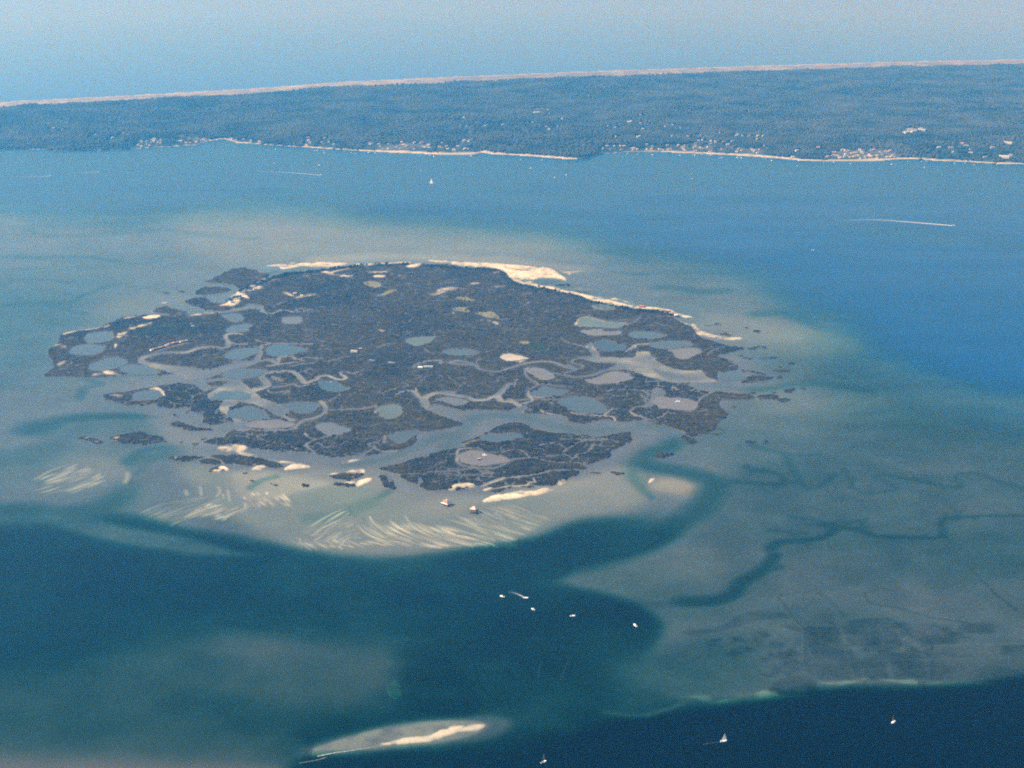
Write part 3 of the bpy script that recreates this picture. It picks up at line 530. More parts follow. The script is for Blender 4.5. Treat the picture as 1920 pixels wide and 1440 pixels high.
meadow = new()
for w, pts in [('C', [(130, 570), (180, 555), (260, 565), (300, 575), (290, 600), (170, 595)]), ('C', [(350, 610), (450, 600), (490, 600), (550, 655), (520, 665), (460, 660), (400, 630)]), ('C', [(150, 470), (220, 465), (320, 490), (280, 502), (200, 485)]),
               ('C', [(730, 872), (800, 860), (832, 885), (770, 888)]), ('B', [(1180, 335), (1280, 330), (1330, 360), (1270, 385), (1190, 360)]), ('B', [(1270, 450), (1340, 430), (1400, 405), (1470, 405), (1380, 440), (1300, 460)]), ('C', [(1280, 728), (1340, 712), (1440, 725), (1420, 738), (1300, 736)])]:
    fill(meadow, W(w, pts))
green = new()          # greener patch of the marsh
for v, w, pts in [(1, 'C', [(800, 900), (900, 880), (1020, 910), (1080, 960), (980, 970), (860, 940)]), (0.8, 'A', [(900, 760), (1100, 700), (1300, 690), (1500, 700), (1480, 780), (1200, 800), (950, 830)]), (0.5, 'C', [(180, 1020), (320, 1040), (330, 1075), (200, 1065)])]:
    fill(green, W(w, pts), v)
green = blur(green, 8)
treebelt = new()       # where trees and tall scrub stand on the island
line(treebelt, [(448, 549), (467, 537), (494, 526), (523, 517), (548, 512), (586, 508), (627, 504), (661, 500), (700, 497), (732, 496), (767, 495), (800, 498), (862, 503), (903, 505), (943, 510), (978, 533), (1028, 542), (1080, 554), (1132, 571), (1200, 581)], 26, 1.0, 0.4)
treebelt = np.maximum(treebelt, 0)
weed = new()           # eelgrass, oyster racks: dark growth on the bed
for v, w, pts in [
    (0.95, 'O', [(690, 430), (830, 430), (900, 480), (960, 560), (1000, 640), (960, 680), (740, 690), (700, 600)]), (0.9, 'O', [(940, 370), (1180, 355), (1200, 430), (1230, 520), (1000, 520), (960, 450)]), (0.8, 'O', [(1240, 550), (1400, 545), (1600, 560), (1920, 560), (1920, 700), (1300, 690)]), (0.55, 'O', [(620, 250), (760, 240), (860, 360), (700, 400), (620, 330)]),
    (0.5, 'O', [(1400, 490), (1700, 470), (1920, 480), (1920, 600), (1400, 540)]), (0.5, 'O', [(1040, 610), (1240, 610), (1290, 690), (1060, 690)]), (0.8, 'O', [(360, 320), (480, 320), (600, 330), (600, 350), (420, 370), (250, 420), (60, 450), (0, 430), (200, 400)]),
    (0.8, 'O', [(560, 690), (720, 680), (750, 760), (560, 775), (480, 760)]), 
    (0.5, 'P', [(1200, 1130), (1290, 1120), (1400, 1090), (1400, 1110), (1340, 1135), (1230, 1140)]),
    (0.9, 'P', [(420, 1340), (480, 1350), (520, 1360), (500, 1380), (440, 1370)]), (0.9, 'P', [(530, 1370), (580, 1365), (590, 1390), (575, 1440), (565, 1440), (570, 1390)]), (0.5, 'P', [(250, 1400), (330, 1405), (330, 1425), (240, 1420)]), (0.4, 'P', [(250, 1330), (400, 1350), (480, 1385), (330, 1385)]),
    (0.6, 'P', [(140, 1412), (165, 1405), (160, 1415)]), (0.6, 'P', [(760, 1200), (830, 1220), (900, 1290), (880, 1340), (800, 1330), (765, 1290)]), (0.7, 'P', [(400, 1163), (430, 1158), (520, 1176), (600, 1184), (520, 1183), (440, 1176)]), (0.4, 'P', [(250, 1228), (330, 1235), (420, 1260), (330, 1250)]),
    (0.8, 'P', [(1220, 690), (1260, 700), (1240, 705)]),
]:
    fill(weed, W(w, pts), v)
wb_ = new()
fill(wb_, [(1260, 1180), (1400, 1130), (1600, 1110), (1920, 1130), (2340, 1150), (2340, 1290), (1500, 1290), (1280, 1300)], .30)
fill(wb_, [(1080, 1075), (1250, 1030), (1340, 960), (1380, 880), (1500, 860), (1700, 800), (2340, 800), (2340, 1160), (1600, 1115), (1300, 1130)], .48)
fill(wb_, [(-420, 1300), (100, 1260), (380, 1180), (740, 1210), (750, 1300), (600, 1350), (420, 1440), (-420, 1400)], .45)
weed = np.maximum(weed * 1.1, blur(wb_, 20))
pr_ = random.Random(33)
for iu in range(7):          # oyster plots laid out in rows
    for iv in range(5):
        u0, v0 = iu / 7, iv / 5
        q = []
        for du, dv in ((.03, .08), (.95, .06), (.97, .92), (.05, .94)):
            u, v = u0 + du / 7, v0 + dv / 5
            q.append((1505 + 500 * u + 25 * v + pr_.uniform(-3, 3), 1172 + 104 * v - 8 * u + pr_.uniform(-1.2, 1.2)))
        if pr_.random() < .75:
            fill(weed, q, pr_.choice([.35, .7, .95, 1.0]), sm=False)
plots_gap = new()
for a_, b_ in (((1505, 1172), (1530, 1276)), ((1576, 1171), (1600, 1275)), ((1648, 1170), (1672, 1274)), ((1719, 1169), (1743, 1273)), ((1500, 1215), (1920, 1206)), ((1505, 1240), (1920, 1232))):
    line(plots_gap, [a_, b_], 5, .8, .5, False)
weed = np.clip(weed - .6 * plots_gap, 0, 1)
weed = blur(weed, 2, 1)
for v, w, pts, wd in [
    (0.9, 'O', [(1020, 210), (1060, 270), (1200, 295), (1400, 350), (1600, 380), (1650, 400)], 7), (0.7, 'O', [(760, 215), (830, 260), (910, 340)], 8), (0.7, 'O', [(540, 240), (590, 300), (640, 370), (690, 420)], 8), (0.7, 'O', [(770, 320), (850, 390)], 8), (0.7, 'O', [(1620, 70), (1700, 160), (1800, 250), (1880, 310)], 10),
    (0.6, 'O', [(540, 230), (660, 212), (770, 210)], 7), (0.7, 'O', [(690, 410), (900, 405)], 7), (0.7, 'O', [(1380, 490), (1620, 460)], 8), (0.7, 'O', [(1390, 490), (1400, 530), (1300, 545)], 7), (0.6, 'O', [(690, 430), (690, 600), (740, 690)], 9), (0.5, 'O', [(1060, 600), (1240, 604)], 7), (0.5, 'O', [(1060, 200), (1230, 185)], 6), (0.5, 'O', [(740, 690), (1000, 680)], 6),
    (0.7, 'P', [(870, 1210), (890, 1240), (900, 1280), (920, 1300)], 6), (0.7, 'P', [(945, 1245), (965, 1270)], 7), (0.6, 'P', [(965, 1215), (990, 1245), (1000, 1270)], 6), (0.5, 'P', [(820, 1210), (850, 1260), (870, 1290)], 6), 
    (0.4, 'P', [(640, 1240), (720, 1236), (755, 1244)], 6), (0.5, 'P', [(640, 1310), (700, 1298), (750, 1306)], 7), (0.5, 'P', [(560, 1345), (640, 1325), (700, 1322)], 7),
]:
    line(weed, W(w, pts), wd * .9, min(1, v * 1.4), 0.4)
plates = new()         # reef-like oyster ground with a mottled surface
for w, pts in [('O', [(370, 440), (470, 380), (610, 360), (650, 390), (680, 450), (690, 620), (720, 680), (560, 690), (440, 680), (400, 620), (350, 570), (360, 500)]), ('O', [(1000, 530), (1230, 540), (1245, 600), (1060, 600)]), ('O', [(1190, 360), (1400, 370), (1590, 430), (1560, 470), (1400, 490), (1380, 530), (1250, 540), (1220, 450)]), ('O', [(120, 480), (370, 460), (350, 560), (200, 560)])]:
    fill(plates, W(w, pts))
plates = blur(plates, 3, 1)
brown = new()
fill(brown, [(-420, 1395), (0, 1395), (200, 1412), (400, 1418), (500, 1432), (600, 1470), (600, 1760), (-420, 1760)])
brown = blur(brown, 70)
bm = new()
fill(bm, [(-420, 1290), (100, 1260), (380, 1180), (740, 1200), (760, 1310), (600, 1360), (560, 1440), (400, 1760), (-420, 1760)], .55)
brown = np.maximum(brown, blur(bm, 50))
bm = new()
fill(bm, [(1203, 912), (1222, 896), (1236, 893), (1270, 896), (1297, 903), (1307, 911), (1297, 920), (1278, 929), (1253, 926), (1218, 920)], .6)
brown = np.maximum(brown, blur(bm, 4))

# ------------------------------------------------------------------ depth of the bed below the water, metres
depth = new(4.5)
def lay(pts, val, r, op=None, amt=1.0):
    global depth
    m = new()
    fill(m, pts)
    m = blur(m, r) * amt
    depth = depth * (1 - m) + val * m
lay([(1180, 400), (1400, 390), (1600, 380), (1760, 385), (2340, 400), (2340, 720), (1880, 715), (1760, 665), (1660, 600), (1560, 530), (1420, 470), (1280, 450)], 9, 60)
lay([(1450, 405), (1600, 412), (1750, 425), (1920, 440), (2340, 470), (2340, 500), (1920, 475), (1700, 455), (1540, 432)], 3.0, 14, amt=.8)
NORTH_FLATS = [(-420, 398), (60, 396), (250, 402), (330, 392), (500, 388), (640, 400), (760, 420), (900, 425), (1050, 436), (1180, 460), (1300, 485), (1410, 515), (1470, 556), (1540, 600), (1620, 650), (1720, 700), (1820, 740), (1920, 780), (2340, 830), (2340, 1100), (1300, 1000), (900, 900), (-420, 900)]
lay(NORTH_FLATS, 0.45, 48)
FLATS = [(-420, 600), (300, 560), (900, 480), (1300, 560), (1500, 700), (1800, 900), (2340, 900), (2340, 1284), (1900, 1282), (1700, 1277), (1530, 1282), (1440, 1302),
         (1330, 1304), (1270, 1300), (1225, 1270), (1235, 1220), (1242, 1190), (1230, 1160), (1190, 1125), (1120, 1105), (1062, 1090), (1080, 1062), (1160, 1045), (1240, 1015), (1310, 965), (1340, 915), (1270, 885), (1215, 905), (1224, 945), (1180, 962), (1100, 972), (1060, 990), (1000, 1012), (900, 1030), (760, 1044), (650, 1042), (560, 1030), (450, 1010), (330, 985), (250, 968), (170, 958), (60, 955), (-100, 950), (-420, 940)]
lay(FLATS, 0.45, 15)
lay([(1000, 1090), (1062, 1086), (1090, 1066), (1250, 1020), (1330, 960), (1360, 900), (1500, 880), (2340, 880), (2340, 1284), (1530, 1282), (1330, 1304), (1240, 1290), (1250, 1180), (1180, 1120)], .85, 16)
lay([(1700, 900), (2340, 760), (2340, 1284), (1600, 1282), (1450, 1240), (1560, 1100)], 1.3, 70)
lay([(1340, 800), (1500, 760), (1700, 760), (2340, 760), (2340, 1000), (1500, 960), (1380, 880)], .9, 40)
lay([(1480, 640), (1640, 650), (1800, 720), (2340, 780), (2340, 900), (1700, 820), (1560, 720)], 1.6, 60)
lay([(1270, 1300), (1240, 1220), (1300, 1150), (1500, 1100), (1900, 1100), (2340, 1120), (2340, 1284), (1530, 1282), (1440, 1300)], 0.8, 24)
lay([(-420, 560), (0, 520), (180, 500), (240, 560), (120, 620), (60, 700), (-420, 760)], 1.0, 60)
lay([(100, 985), (160, 973), (250, 985), (340, 1000), (440, 1030), (490, 1044), (380, 1042), (280, 1026), (190, 1012)], 0.9, 9, amt=.9)
lay([(-420, 830), (0, 845), (100, 800), (200, 775), (330, 785), (330, 800), (200, 800), (120, 830), (60, 870), (-420, 900)], 0.9, 22)
lay([(-420, 945), (60, 950), (130, 955), (205, 935), (240, 900), (260, 930), (200, 962), (120, 985), (-420, 985)], 1.8, 18)
lay([(230, 880), (280, 850), (340, 842), (420, 842), (420, 848), (340, 852), (290, 866), (260, 890)], 1.0, 6)
lay([(-420, 1300), (0, 1280), (160, 1230), (330, 1185), (400, 1172), (520, 1186), (640, 1196), (740, 1204), (752, 1300), (700, 1330), (600, 1360), (590, 1400), (560, 1440), (400, 1760), (-420, 1760)], 2.3, 50)
lay([(400, 1190), (600, 1200), (740, 1215), (750, 1290), (560, 1330), (420, 1290)], 1.7, 30)
lay([(-420, 1395), (0, 1395), (200, 1412), (400, 1418), (500, 1432), (600, 1480), (600, 1760), (-420, 1760)], 0.45, 50)
lay([(1000, 1450), (1060, 1390), (1140, 1356), (1240, 1342), (1340, 1328), (1450, 1316), (1560, 1298), (1720, 1292), (2340, 1292), (2340, 1760), (900, 1760)], 16, 16)
lay([(560, 1440), (700, 1420), (860, 1410), (960, 1400), (1050, 1390), (1000, 1760), (400, 1760)], 8, 14)
lay([(1130, 1250), (1240, 1215), (1400, 1200), (1420, 1290), (1290, 1306), (1200, 1336), (1130, 1328), (1180, 1290)], 2.0, 34)
lay([(1130, 1328), (1200, 1334), (1290, 1312), (1290, 1320), (1210, 1342), (1140, 1336)], 1.1, 4, amt=.8)
lay([(560, 1416), (610, 1385), (700, 1358), (800, 1342), (900, 1340), (960, 1352), (930, 1380), (850, 1398), (760, 1410), (640, 1424)], 0.9, 10, amt=.9)
lay([(580, 1414), (610, 1395), (700, 1366), (800, 1352), (880, 1350), (914, 1358), (890, 1376), (840, 1390), (760, 1402), (640, 1414)], 0.3, 6)
lay([(760, 1210), (860, 1200), (1000, 1190), (1100, 1200), (1060, 1340), (980, 1380), (960, 1340), (800, 1330), (750, 1300)], 4.5, 20)
m = blur(front, 2)
depth = depth * (1 - m) + np.minimum(depth, 0.34) * m
depth = depth * (1 - 0.72 * tan) + 0.10 * 0.72 * tan
br_ = random.Random(77)
ch = new()
for w, pts, wd, v in [
    ('P', [(1190, 800), (1230, 800), (1262, 815), (1255, 838), (1215, 850), (1190, 868)], (30, 50), .75), ('P', [(1190, 860), (1185, 885), (1200, 910), (1225, 935)], (36, 12), 0.4), ('P', [(1190, 862), (1230, 876), (1290, 886), (1335, 903), (1335, 925), (1310, 955), (1270, 985), (1220, 1015), (1150, 1042), (1060, 1062)], (44, 64), .85),
    ('P', [(1335, 905), (1370, 902), (1420, 906), (1460, 908), (1490, 902)], (26, 12), 0.5), ('D2', [(1060, 930), (1120, 970), (1240, 975), (1350, 1010), (1400, 1060), (1300, 1110)], 12, 0.6), ('D2', [(1100, 740), (1250, 790), (1380, 815), (1440, 900), (1480, 980), (1540, 1080), (1620, 1125), (1720, 1110), (1800, 1060), (1850, 1000)], 14, 0.4),
    ('D2', [(1380, 815), (1500, 830), (1700, 830)], 10, 0.4), ('E', [(560, 790), (610, 860), (640, 940), (740, 975), (860, 965), (960, 950), (890, 890), (800, 860), (870, 835), (1000, 865), (1150, 890), (1300, 920), (1400, 930), (1460, 920), (1410, 870), (1450, 830), (1600, 840), (1750, 900), (1920, 950)], 10, 0.4),
    ('E', [(30, 1390), (80, 1350), (250, 1330), (430, 1300), (520, 1230), (440, 1210), (560, 1230), (700, 1260), (820, 1300), (1000, 1305), (1180, 1310), (1310, 1290), (1310, 1190), (1420, 1160), (1600, 1150), (1920, 1145)], (22, 6), 0.9), ('E', [(540, 1180), (640, 1195), (720, 1170), (700, 1220), (760, 1250)], 9, 0.5), ('E', [(1310, 1290), (1380, 1350)], 9, 0.5), ('E', [(1360, 1070), (1450, 1140)], 7, 0.4), ('E', [(150, 1150), (330, 1180), (430, 1200)], 9, 0.4), ('E', [(0, 1260), (150, 1270), (200, 1290), (300, 1275)], 10, 0.5),
    ('O', [(0, 262), (150, 262), (280, 225), (330, 160), (420, 110), (480, 60), (520, 0)], (34, 24), 1.0), ('O', [(330, 160), (420, 115), (560, 65)], 14, 0.6),
    ('L', [(0, 570), (300, 570), (560, 565), (720, 575), (900, 605)], 14, 0.45), ('L', [(200, 370), (330, 400), (560, 405), (800, 390), (1050, 398)], 14, 0.4), ('L', [(780, 290), (850, 330), (1040, 360), (1060, 390)], 8, 0.35), ('L', [(0, 790), (100, 745), (250, 735), (400, 745), (560, 760)], 10, 0.4), ('L', [(0, 930), (350, 905), (500, 915), (600, 865), (800, 790)], 14, 0.4), ('L', [(340, 920), (480, 960), (640, 990)], 12, 0.35), ('L', [(0, 335), (200, 345), (240, 380)], 14, 0.3), ('L', [(1200, 600), (1100, 620), (900, 605)], 9, 0.25), ('L', [(1070, 370), (1300, 370), (1600, 410), (1920, 430)], 16, 0.3),
    ('A2', [(0, 600), (140, 560), (300, 510), (600, 480), (900, 480), (1150, 490)], (60, 12), 0.7), ('A2', [(520, 160), (620, 190), (480, 230), (430, 330)], 18, 0.3), ('A2', [(860, 900), (940, 830), (1040, 780), (1200, 760), (1480, 760)], (26, 16), 0.5), ('B2', [(150, 1130), (240, 1060), (380, 1020)], 14, 0.4), ('B2', [(1280, 1220), (1400, 1150), (1460, 1090), (1400, 1020)], 16, 0.3), ('B2', [(700, 1400), (900, 1380), (1200, 1260)], 40, 0.2),
    ('D2', [(1280, 1200), (1400, 1210), (1600, 1200), (1900, 1210)][:0] or [(640, 200), (900, 225), (1200, 240), (1500, 190), (1700, 180), (1920, 210)], (16, 40), 0.5), ('C2', [(60, 760), (200, 660), (280, 560), (330, 500), (500, 470), (760, 490), (960, 540), (1200, 600), (1500, 600), (1760, 590)], (30, 34), 0.7), ('B2', [(1000, 930), (1300, 880), (1560, 790), (1800, 690), (2000, 640)], (24, 36), 0.7),
    ('E', [(530, 90), (600, 115), (760, 100), (880, 80)], 9, 0.4), ('E', [(1150, 150), (1260, 140), (1330, 165), (1320, 200)], 9, 0.35), ('E', [(640, 380), (780, 380), (900, 355)], 9, 0.35), ('E', [(200, 160), (400, 165), (600, 190), (760, 200)], 24, 0.5),
    ('C', [(1500, 60), (1700, 75), (1860, 130)], 20, 0.5), ('C', [(1600, 240), (1760, 260), (1900, 250)], 14, 0.4), ('D', [(260, 380), (500, 390), (640, 420), (860, 405)], 30, 0.5), ('D', [(1150, 620), (1400, 600), (1600, 680), (1760, 740)], 34, 0.5),
]:
    pw = W(w, pts)
    line(ch, pw, wd, v, 0.6)
    if w in ('E', 'D2', 'L', 'O') and len(pw) > 3:
        w0 = wd[0] if isinstance(wd, tuple) else wd
        for _ in range(len(pw) + 2):
            q = smooth(pw, False)
            a = q[br_.randrange(len(q))]
            th = br_.uniform(0, 6.28)
            bl = br_.uniform(14, 46)
            tw = [tuple(a)]
            for sgi in range(5):
                th += br_.uniform(-.8, .8)
                a = a + np.array([math.cos(th) * bl / 5, math.sin(th) * bl / 5 * float(aspect(a[1]))])
                tw.append(tuple(a))
            line(ch, tw, (w0 * .45, 1.2), v * .7, 0.6)
ch = blur(ch, 1, 1)

# ------------------------------------------------------------------ the peninsula
SHORE = [(-420, 292), (-100, 284), (0, 280), (53, 280), (100, 281), (147, 283), (213, 280), (253, 279), (293, 276), (320, 275), (367, 272), (383, 266), (417, 261), (430, 263), (443, 268), (480, 270), (533, 274), (567, 276),
         (640, 281), (707, 285), (773, 288), (840, 291), (885, 290), (905, 286), (920, 289), (993, 293), (1040, 297), (1067, 299), (1100, 297), (1113, 291), (1130, 288), (1170, 285), (1220, 284), (1280, 287), (1347, 290), (1400, 293), (1440, 296), (1467, 298), (1497, 301), (1547, 303),
         (1600, 303), (1647, 302), (1680, 299), (1713, 298), (1747, 301), (1813, 304), (1867, 307), (1920, 308), (2100, 314), (2340, 322)]
OCEAN = [(-420, 214), (-100, 197), (0, 191), (160, 183), (320, 174.5), (480, 165.5), (640, 153.5), (800, 146), (960, 139.5), (1120, 133), (1280, 128), (1440, 122.5), (1600, 118), (1760, 114), (1920, 111), (2340, 105)]
pen = new()
fill(pen, SHORE + OCEAN[::-1], sm=False)
SHX, SHY = np.array([p[0] for p in SHORE]), np.array([p[1] for p in SHORE])
OCX, OCY = np.array([p[0] for p in OCEAN]), np.array([p[1] for p in OCEAN])
clear = new()          # sand tracks, fields and villages in the forest
for v, w, pts in [
    (0.8, 'P', [(1696, 254), (1698, 247), (1715, 245), (1733, 243), (1735, 248), (1715, 251)]), (0.5, 'S2', [(520, 360), (600, 350), (760, 345), (700, 354), (600, 362)]), (0.5, 'S2', [(430, 465), (560, 455), (730, 450), (620, 465), (480, 478)]), (0.7, 'S2', [(1050, 400), (1090, 388), (1150, 380), (1140, 390), (1080, 402)]),
    (0.5, 'S2', [(900, 425), (990, 415), (980, 424)]), (0.5, 'S2', [(1460, 412), (1560, 392), (1520, 408)]), (0.6, 'S2', [(1310, 438), (1350, 432), (1365, 445), (1340, 456)]), (0.5, 'S2', [(1140, 470), (1260, 466), (1240, 478), (1160, 480)]), (0.5, 'S2', [(1280, 485), (1330, 488), (1320, 496)]), (0.6, 'S2', [(300, 505), (330, 508), (320, 520)]), (0.6, 'S2', [(1745, 475), (1775, 478), (1765, 488)]),
    (0.45, 'S3', [(420, 425), (560, 440), (700, 460), (680, 472), (560, 455), (440, 440)]), (0.4, 'S3', [(480, 520), (700, 505), (900, 520), (980, 550), (800, 540), (600, 535)]), (0.5, 'S3', [(840, 434), (940, 430), (1040, 438), (920, 444)]), (0.35, 'S3', [(600, 420), (760, 430), (740, 450)]), (0.35, 'S3', [(1570, 500), (1700, 495), (1800, 510), (1700, 518)]), (0.35, 'S3', [(760, 205), (870, 208), (850, 216)]), (0.4, 'S3', [(1150, 238), (1240, 230), (1210, 242)]), (0.3, 'S3', [(1620, 380), (1800, 372), (1760, 386)]), (0.3, 'S3', [(1100, 420), (1300, 418), (1400, 430), (1200, 428)]),
    (0.5, 'S1', [(640, 508), (670, 508), (660, 516)]), (0.4, 'S1', [(130, 520), (150, 490), (155, 525)]), (0.4, 'S1', [(1000, 545), (1140, 540), (1240, 548), (1150, 555), (1060, 560)]), (0.4, 'S1', [(1820, 530), (1900, 525), (1920, 540), (1860, 545)]), (0.7, 'S3', [(1780, 650), (1830, 645), (1860, 655), (1800, 660)]), (0.7, 'S3', [(1800, 570), (1845, 570), (1830, 576)]),
    (0.35, 'S2', [(180, 600), (260, 590), (380, 580), (480, 600), (300, 612)]), (0.35, 'S3', [(0, 590), (200, 590), (420, 600), (440, 630), (200, 615), (0, 605)]), (0.35, 'S3', [(820, 640), (1000, 610), (1190, 625), (1200, 650), (1000, 655)]),
]:
    fill(clear, W(w, pts), v)
for a_, b_, c_ in (((0, 222), (600, 196), (1000, 182)), ((700, 230), (1200, 196), (1900, 160)), ((1100, 215), (1500, 214), (1900, 226)), ((430, 262), (520, 215), (560, 168)), ((1290, 280), (1330, 215), (1350, 130)), ((860, 282), (900, 220), (930, 150)), ((1560, 292), (1610, 220), (1640, 122)), ((200, 255), (230, 215), (240, 185))):
    line(clear, [a_, b_, c_], 7, .38, .5)
clear = blur(clear, 1, 1)

# ------------------------------------------------------------------ the ground grid (denser over the island)
def steps(a, b, s):
    return list(np.arange(a, b, s))
XS = np.array(steps(-400, 70, 5.5) + steps(70, 1530, 1.55) + steps(1530, 2310, 4.2) + [2310])
YS = np.array(steps(-50, 100, 10) + steps(100, 330, 1.5) + steps(330, 480, 2.6) + steps(480, 1060, 1.5) + steps(1060, 1400, 2.2) + steps(1400, 1740, 4.5) + [1740])
PX, PY = np.meshgrid(XS, YS)
GX, GY = ground_xy(PX, PY)
NR, NC = PX.shape


def samp(m, wx=0.0, wy=0.0):
    """Read a survey raster at the grid, displaced by (wx, wy) survey px."""
    x = np.clip(PX + wx - RX0, 0, RW - 1.01)
    y = np.clip(PY + wy - RY0, 0, RH - 1.01)
    ix, iy = x.astype(int), y.astype(int)
    fx, fy = (x - ix).astype(np.float32), (y - iy).astype(np.float32)
    return (m[iy, ix] * (1 - fx) + m[iy, ix + 1] * fx) * (1 - fy) + (m[iy + 1, ix] * (1 - fx) + m[iy + 1, ix + 1] * fx) * fy


K = aspect(PY)
n1, n2 = fbm(GX, GY, 42, 4, 11), fbm(GX, GY, 42, 4, 23)
n3, n4 = fbm(GX, GY, 220, 5, 31), fbm(GX, GY, 220, 5, 43)
n5 = fbm(GX, GY, 14, 2, 53)
wx1, wy1 = n1 * 6.0, n2 * 6.0 * K          # ragged edges of the marsh
wx0, wy0 = n1 * 1.2, n2 * 1.2 * K
wx2, wy2 = n3 * 30 + n1 * 4, (n4 * 30 + n2 * 4) * K

VEG = samp(veg, wx1, wy1)
THIN = samp(thin, wx1 * 2, wy1 * 2) * np.clip(0.5 + 1.6 * n5 + 1.2 * n1, 0, 1)
CRK = np.maximum(samp(creek, wx0 * 1.5, wy0 * 1.5), samp(creekpoly, wx1 * .8, wy1 * .8))
POND = samp(pond_m)
RIM = np.clip(samp(blur(pond_m, 2, 1)) * 2.4, 0, 1) * (0.55 + .5 * n5)
SND = samp(sand, wx1 * .45 + 2.2 * n5, wy1 * .45 + 0.9 * n5 * K) * np.clip(0.85 + 0.8 * n5 + 0.5 * n1, 0.12, 1.15)
net = samp(network)
sel = net > 0.02
we = np.zeros_like(GX, dtype=np.float32) + 99
wxx, wyy = GX + 16 * n1 + 7 * n5, GY + 16 * n2
we[sel] = worley_edge(wxx[sel], wyy[sel] , 30.0, 3)
NETC = np.clip((2.6 - we + 3.2 * n1) / 2.2, 0, 1) * np.clip(net * 2, 0, 1) * (fbm(GX, GY, 60, 2, 91) > -0.35)
# little winding drains all over the marsh
drain_n = np.abs(fbm(GX, GY, 75, 3, 77))
DRN = np.clip((0.022 - drain_n) / 0.016, 0, 1) * 0.8
FR = samp(front, wx2 * .3, wy2 * .3)
TAN = samp(tan, wx2 * .7, wy2 * .7)
RDG = samp(ridge, wx0, wy0)
MEAD, GRN = samp(meadow, wx1, wy1), samp(green, wx1, wy1)
BELT = samp(treebelt, wx1, wy1)
WEED = samp(weed, wx0 * 1.2, wy0 * 1.2)
PLT = samp(plates, wx1, wy1)
BRN = samp(brown, wx2 * .8, wy2 * .8)
n7, n8 = fbm(GX * .6, GY, 110, 4, 131), fbm(GX * .6, GY, 110, 4, 137)
D = samp(depth, wx2 * .5 + n7 * 14, (wy2 * .5 + n8 * 14 * K))
CH = samp(ch, wx1 * .7, wy1 * .7)
PEN = samp(pen)
CLR = samp(clear, wx1 * .6, wy1 * .3)

sandy = np.clip(SND * 1.6, 0, 1)
VEGC = np.clip(np.maximum(VEG, THIN * 0.8) * (1 - np.clip(CRK * 1.1, 0, 1)) * (1 - POND) * (1 - np.clip(RIM, 0, .8)) * (1 - NETC) * (1 - DRN * 0.7) * (1 - np.clip(SND * 1.5, 0, 1)), 0, 1)
LAND = np.clip(np.maximum(VEG * (1 - np.clip(CRK, 0, 1)) * (1 - NETC), THIN * .4), 0, 1)
INW = samp(blur(island_wet, 12), wx2 * .3, wy2 * .3)
n6 = fbm(GX * 0.6, GY, 90, 4, 121)
d = D * (1 + 0.42 * n6 + 0.25 * n3 + .15 * n1) + CH * 1.9 * (D < 3.5)
d = np.maximum(d, 0.03)
d = d * (1 - INW) + np.minimum(d, 0.16 + 0.4 * CH) * INW
mudr = np.clip(CRK, 0, 1) * np.clip(VEG * 1.3, 0, 1)
d = d * (1 - mudr) + (0.12 + 0.2 * CH) * mudr
d = d + (0.10 * n3 + 0.05 * n1) * np.clip(d, 0, 1)
zb = -d
zb = np.where((d < 1.8) & (RDG > .04), np.maximum(zb, -0.20 + 0.30 * RDG), zb)
# dry ground
top = 1.0 + 0.35 * n1 + 0.25 * n5 + 0.5 * n3
zb = zb * (1 - LAND) + top * LAND
se = np.clip(SND * 1.4, 0, 1) * (PEN < .5) 
zb = np.where(se > 0.02, np.maximum(zb, zb * (1 - se) + (0.15 + 1.3 * SND + 0.35 * n1) * se), zb)
zb = zb * (1 - POND) + np.minimum(zb, 0.25) * POND
dune = np.clip(1 - (PY - np.interp(PX, OCX, OCY)) / (15 + 3 * np.interp(PX, [0, 900, 1500, 1920], [0, .6, .4, -.6]) + 6 * n3), 0, 1) * PEN
dune = np.clip(dune * 3, 0, 1)
shore_d = np.interp(PX, SHX, SHY) - PY
beachw = np.interp(PX, [0, 200, 440, 640, 900, 1060, 1100, 1280, 1460, 1600, 1700, 1920], [1.4, .5, 2.0, 1.8, 4.6, 3.6, 0.5, 2.4, 3.0, 3.0, 2.4, 2.2])
BEACH = np.clip((beachw * (1 + .5 * n3) - shore_d) / 0.9, 0, 1) * PEN
hills = 7 + 9 * fbm(GX, GY, 420, 3, 61) + 4 * fbm(GX, GY, 110, 2, 71)
rise = np.clip(shore_d / 14, 0, 1) * np.clip((PY - np.interp(PX, OCX, OCY)) / 22, 0, 1)
zb = np.where(PEN > 0.4, 0.8 + (hills + 4) * np.clip(rise, 0, 1) * (PEN), zb)
zb = np.where(PY < np.interp(PX, OCX, OCY) - 2, -14.0, zb)

SPK = fbm(GX, GY, 5, 2, 101)
cover = np.zeros((NR, NC, 4), np.float32)
cover[..., 0] = np.clip(VEGC + BELT * .3 * VEG, 0, 1)
cover[..., 1] = np.clip(np.maximum.reduce([SND, 0.21 * FR * (1 + .6 * n6), 0.32 * TAN * (1 + .5 * n6), np.clip(RDG * 1.1, 0, 1) ** .75 * (0.66 + .25 * n6 + .2 * n1), dune * (0.22 + .22 * n1 + .15 * n3), np.clip(1.6 - np.abs(PY - np.interp(PX, OCX, OCY) - 1.0) / 1.2, 0, 1) * PEN * .4, np.clip(CRK, 0, 1) * VEG * np.clip(.10 + .5 * n6 + .3 * n1, 0, .4), BEACH * .6, CLR * .55 * PEN]), 0, 1.2) * (1 - 0.75 * np.clip(WEED, 0, 1))
cover[..., 2] = np.clip(MEAD * VEG * (1 - SND), 0, 1)
MOT = np.clip((fbm(GX * .55, GY, 120, 4, 141) - 0.05) * 2.2, 0, 1) * np.clip((d - 0.25) * 1.5, 0, 1) * 0.45
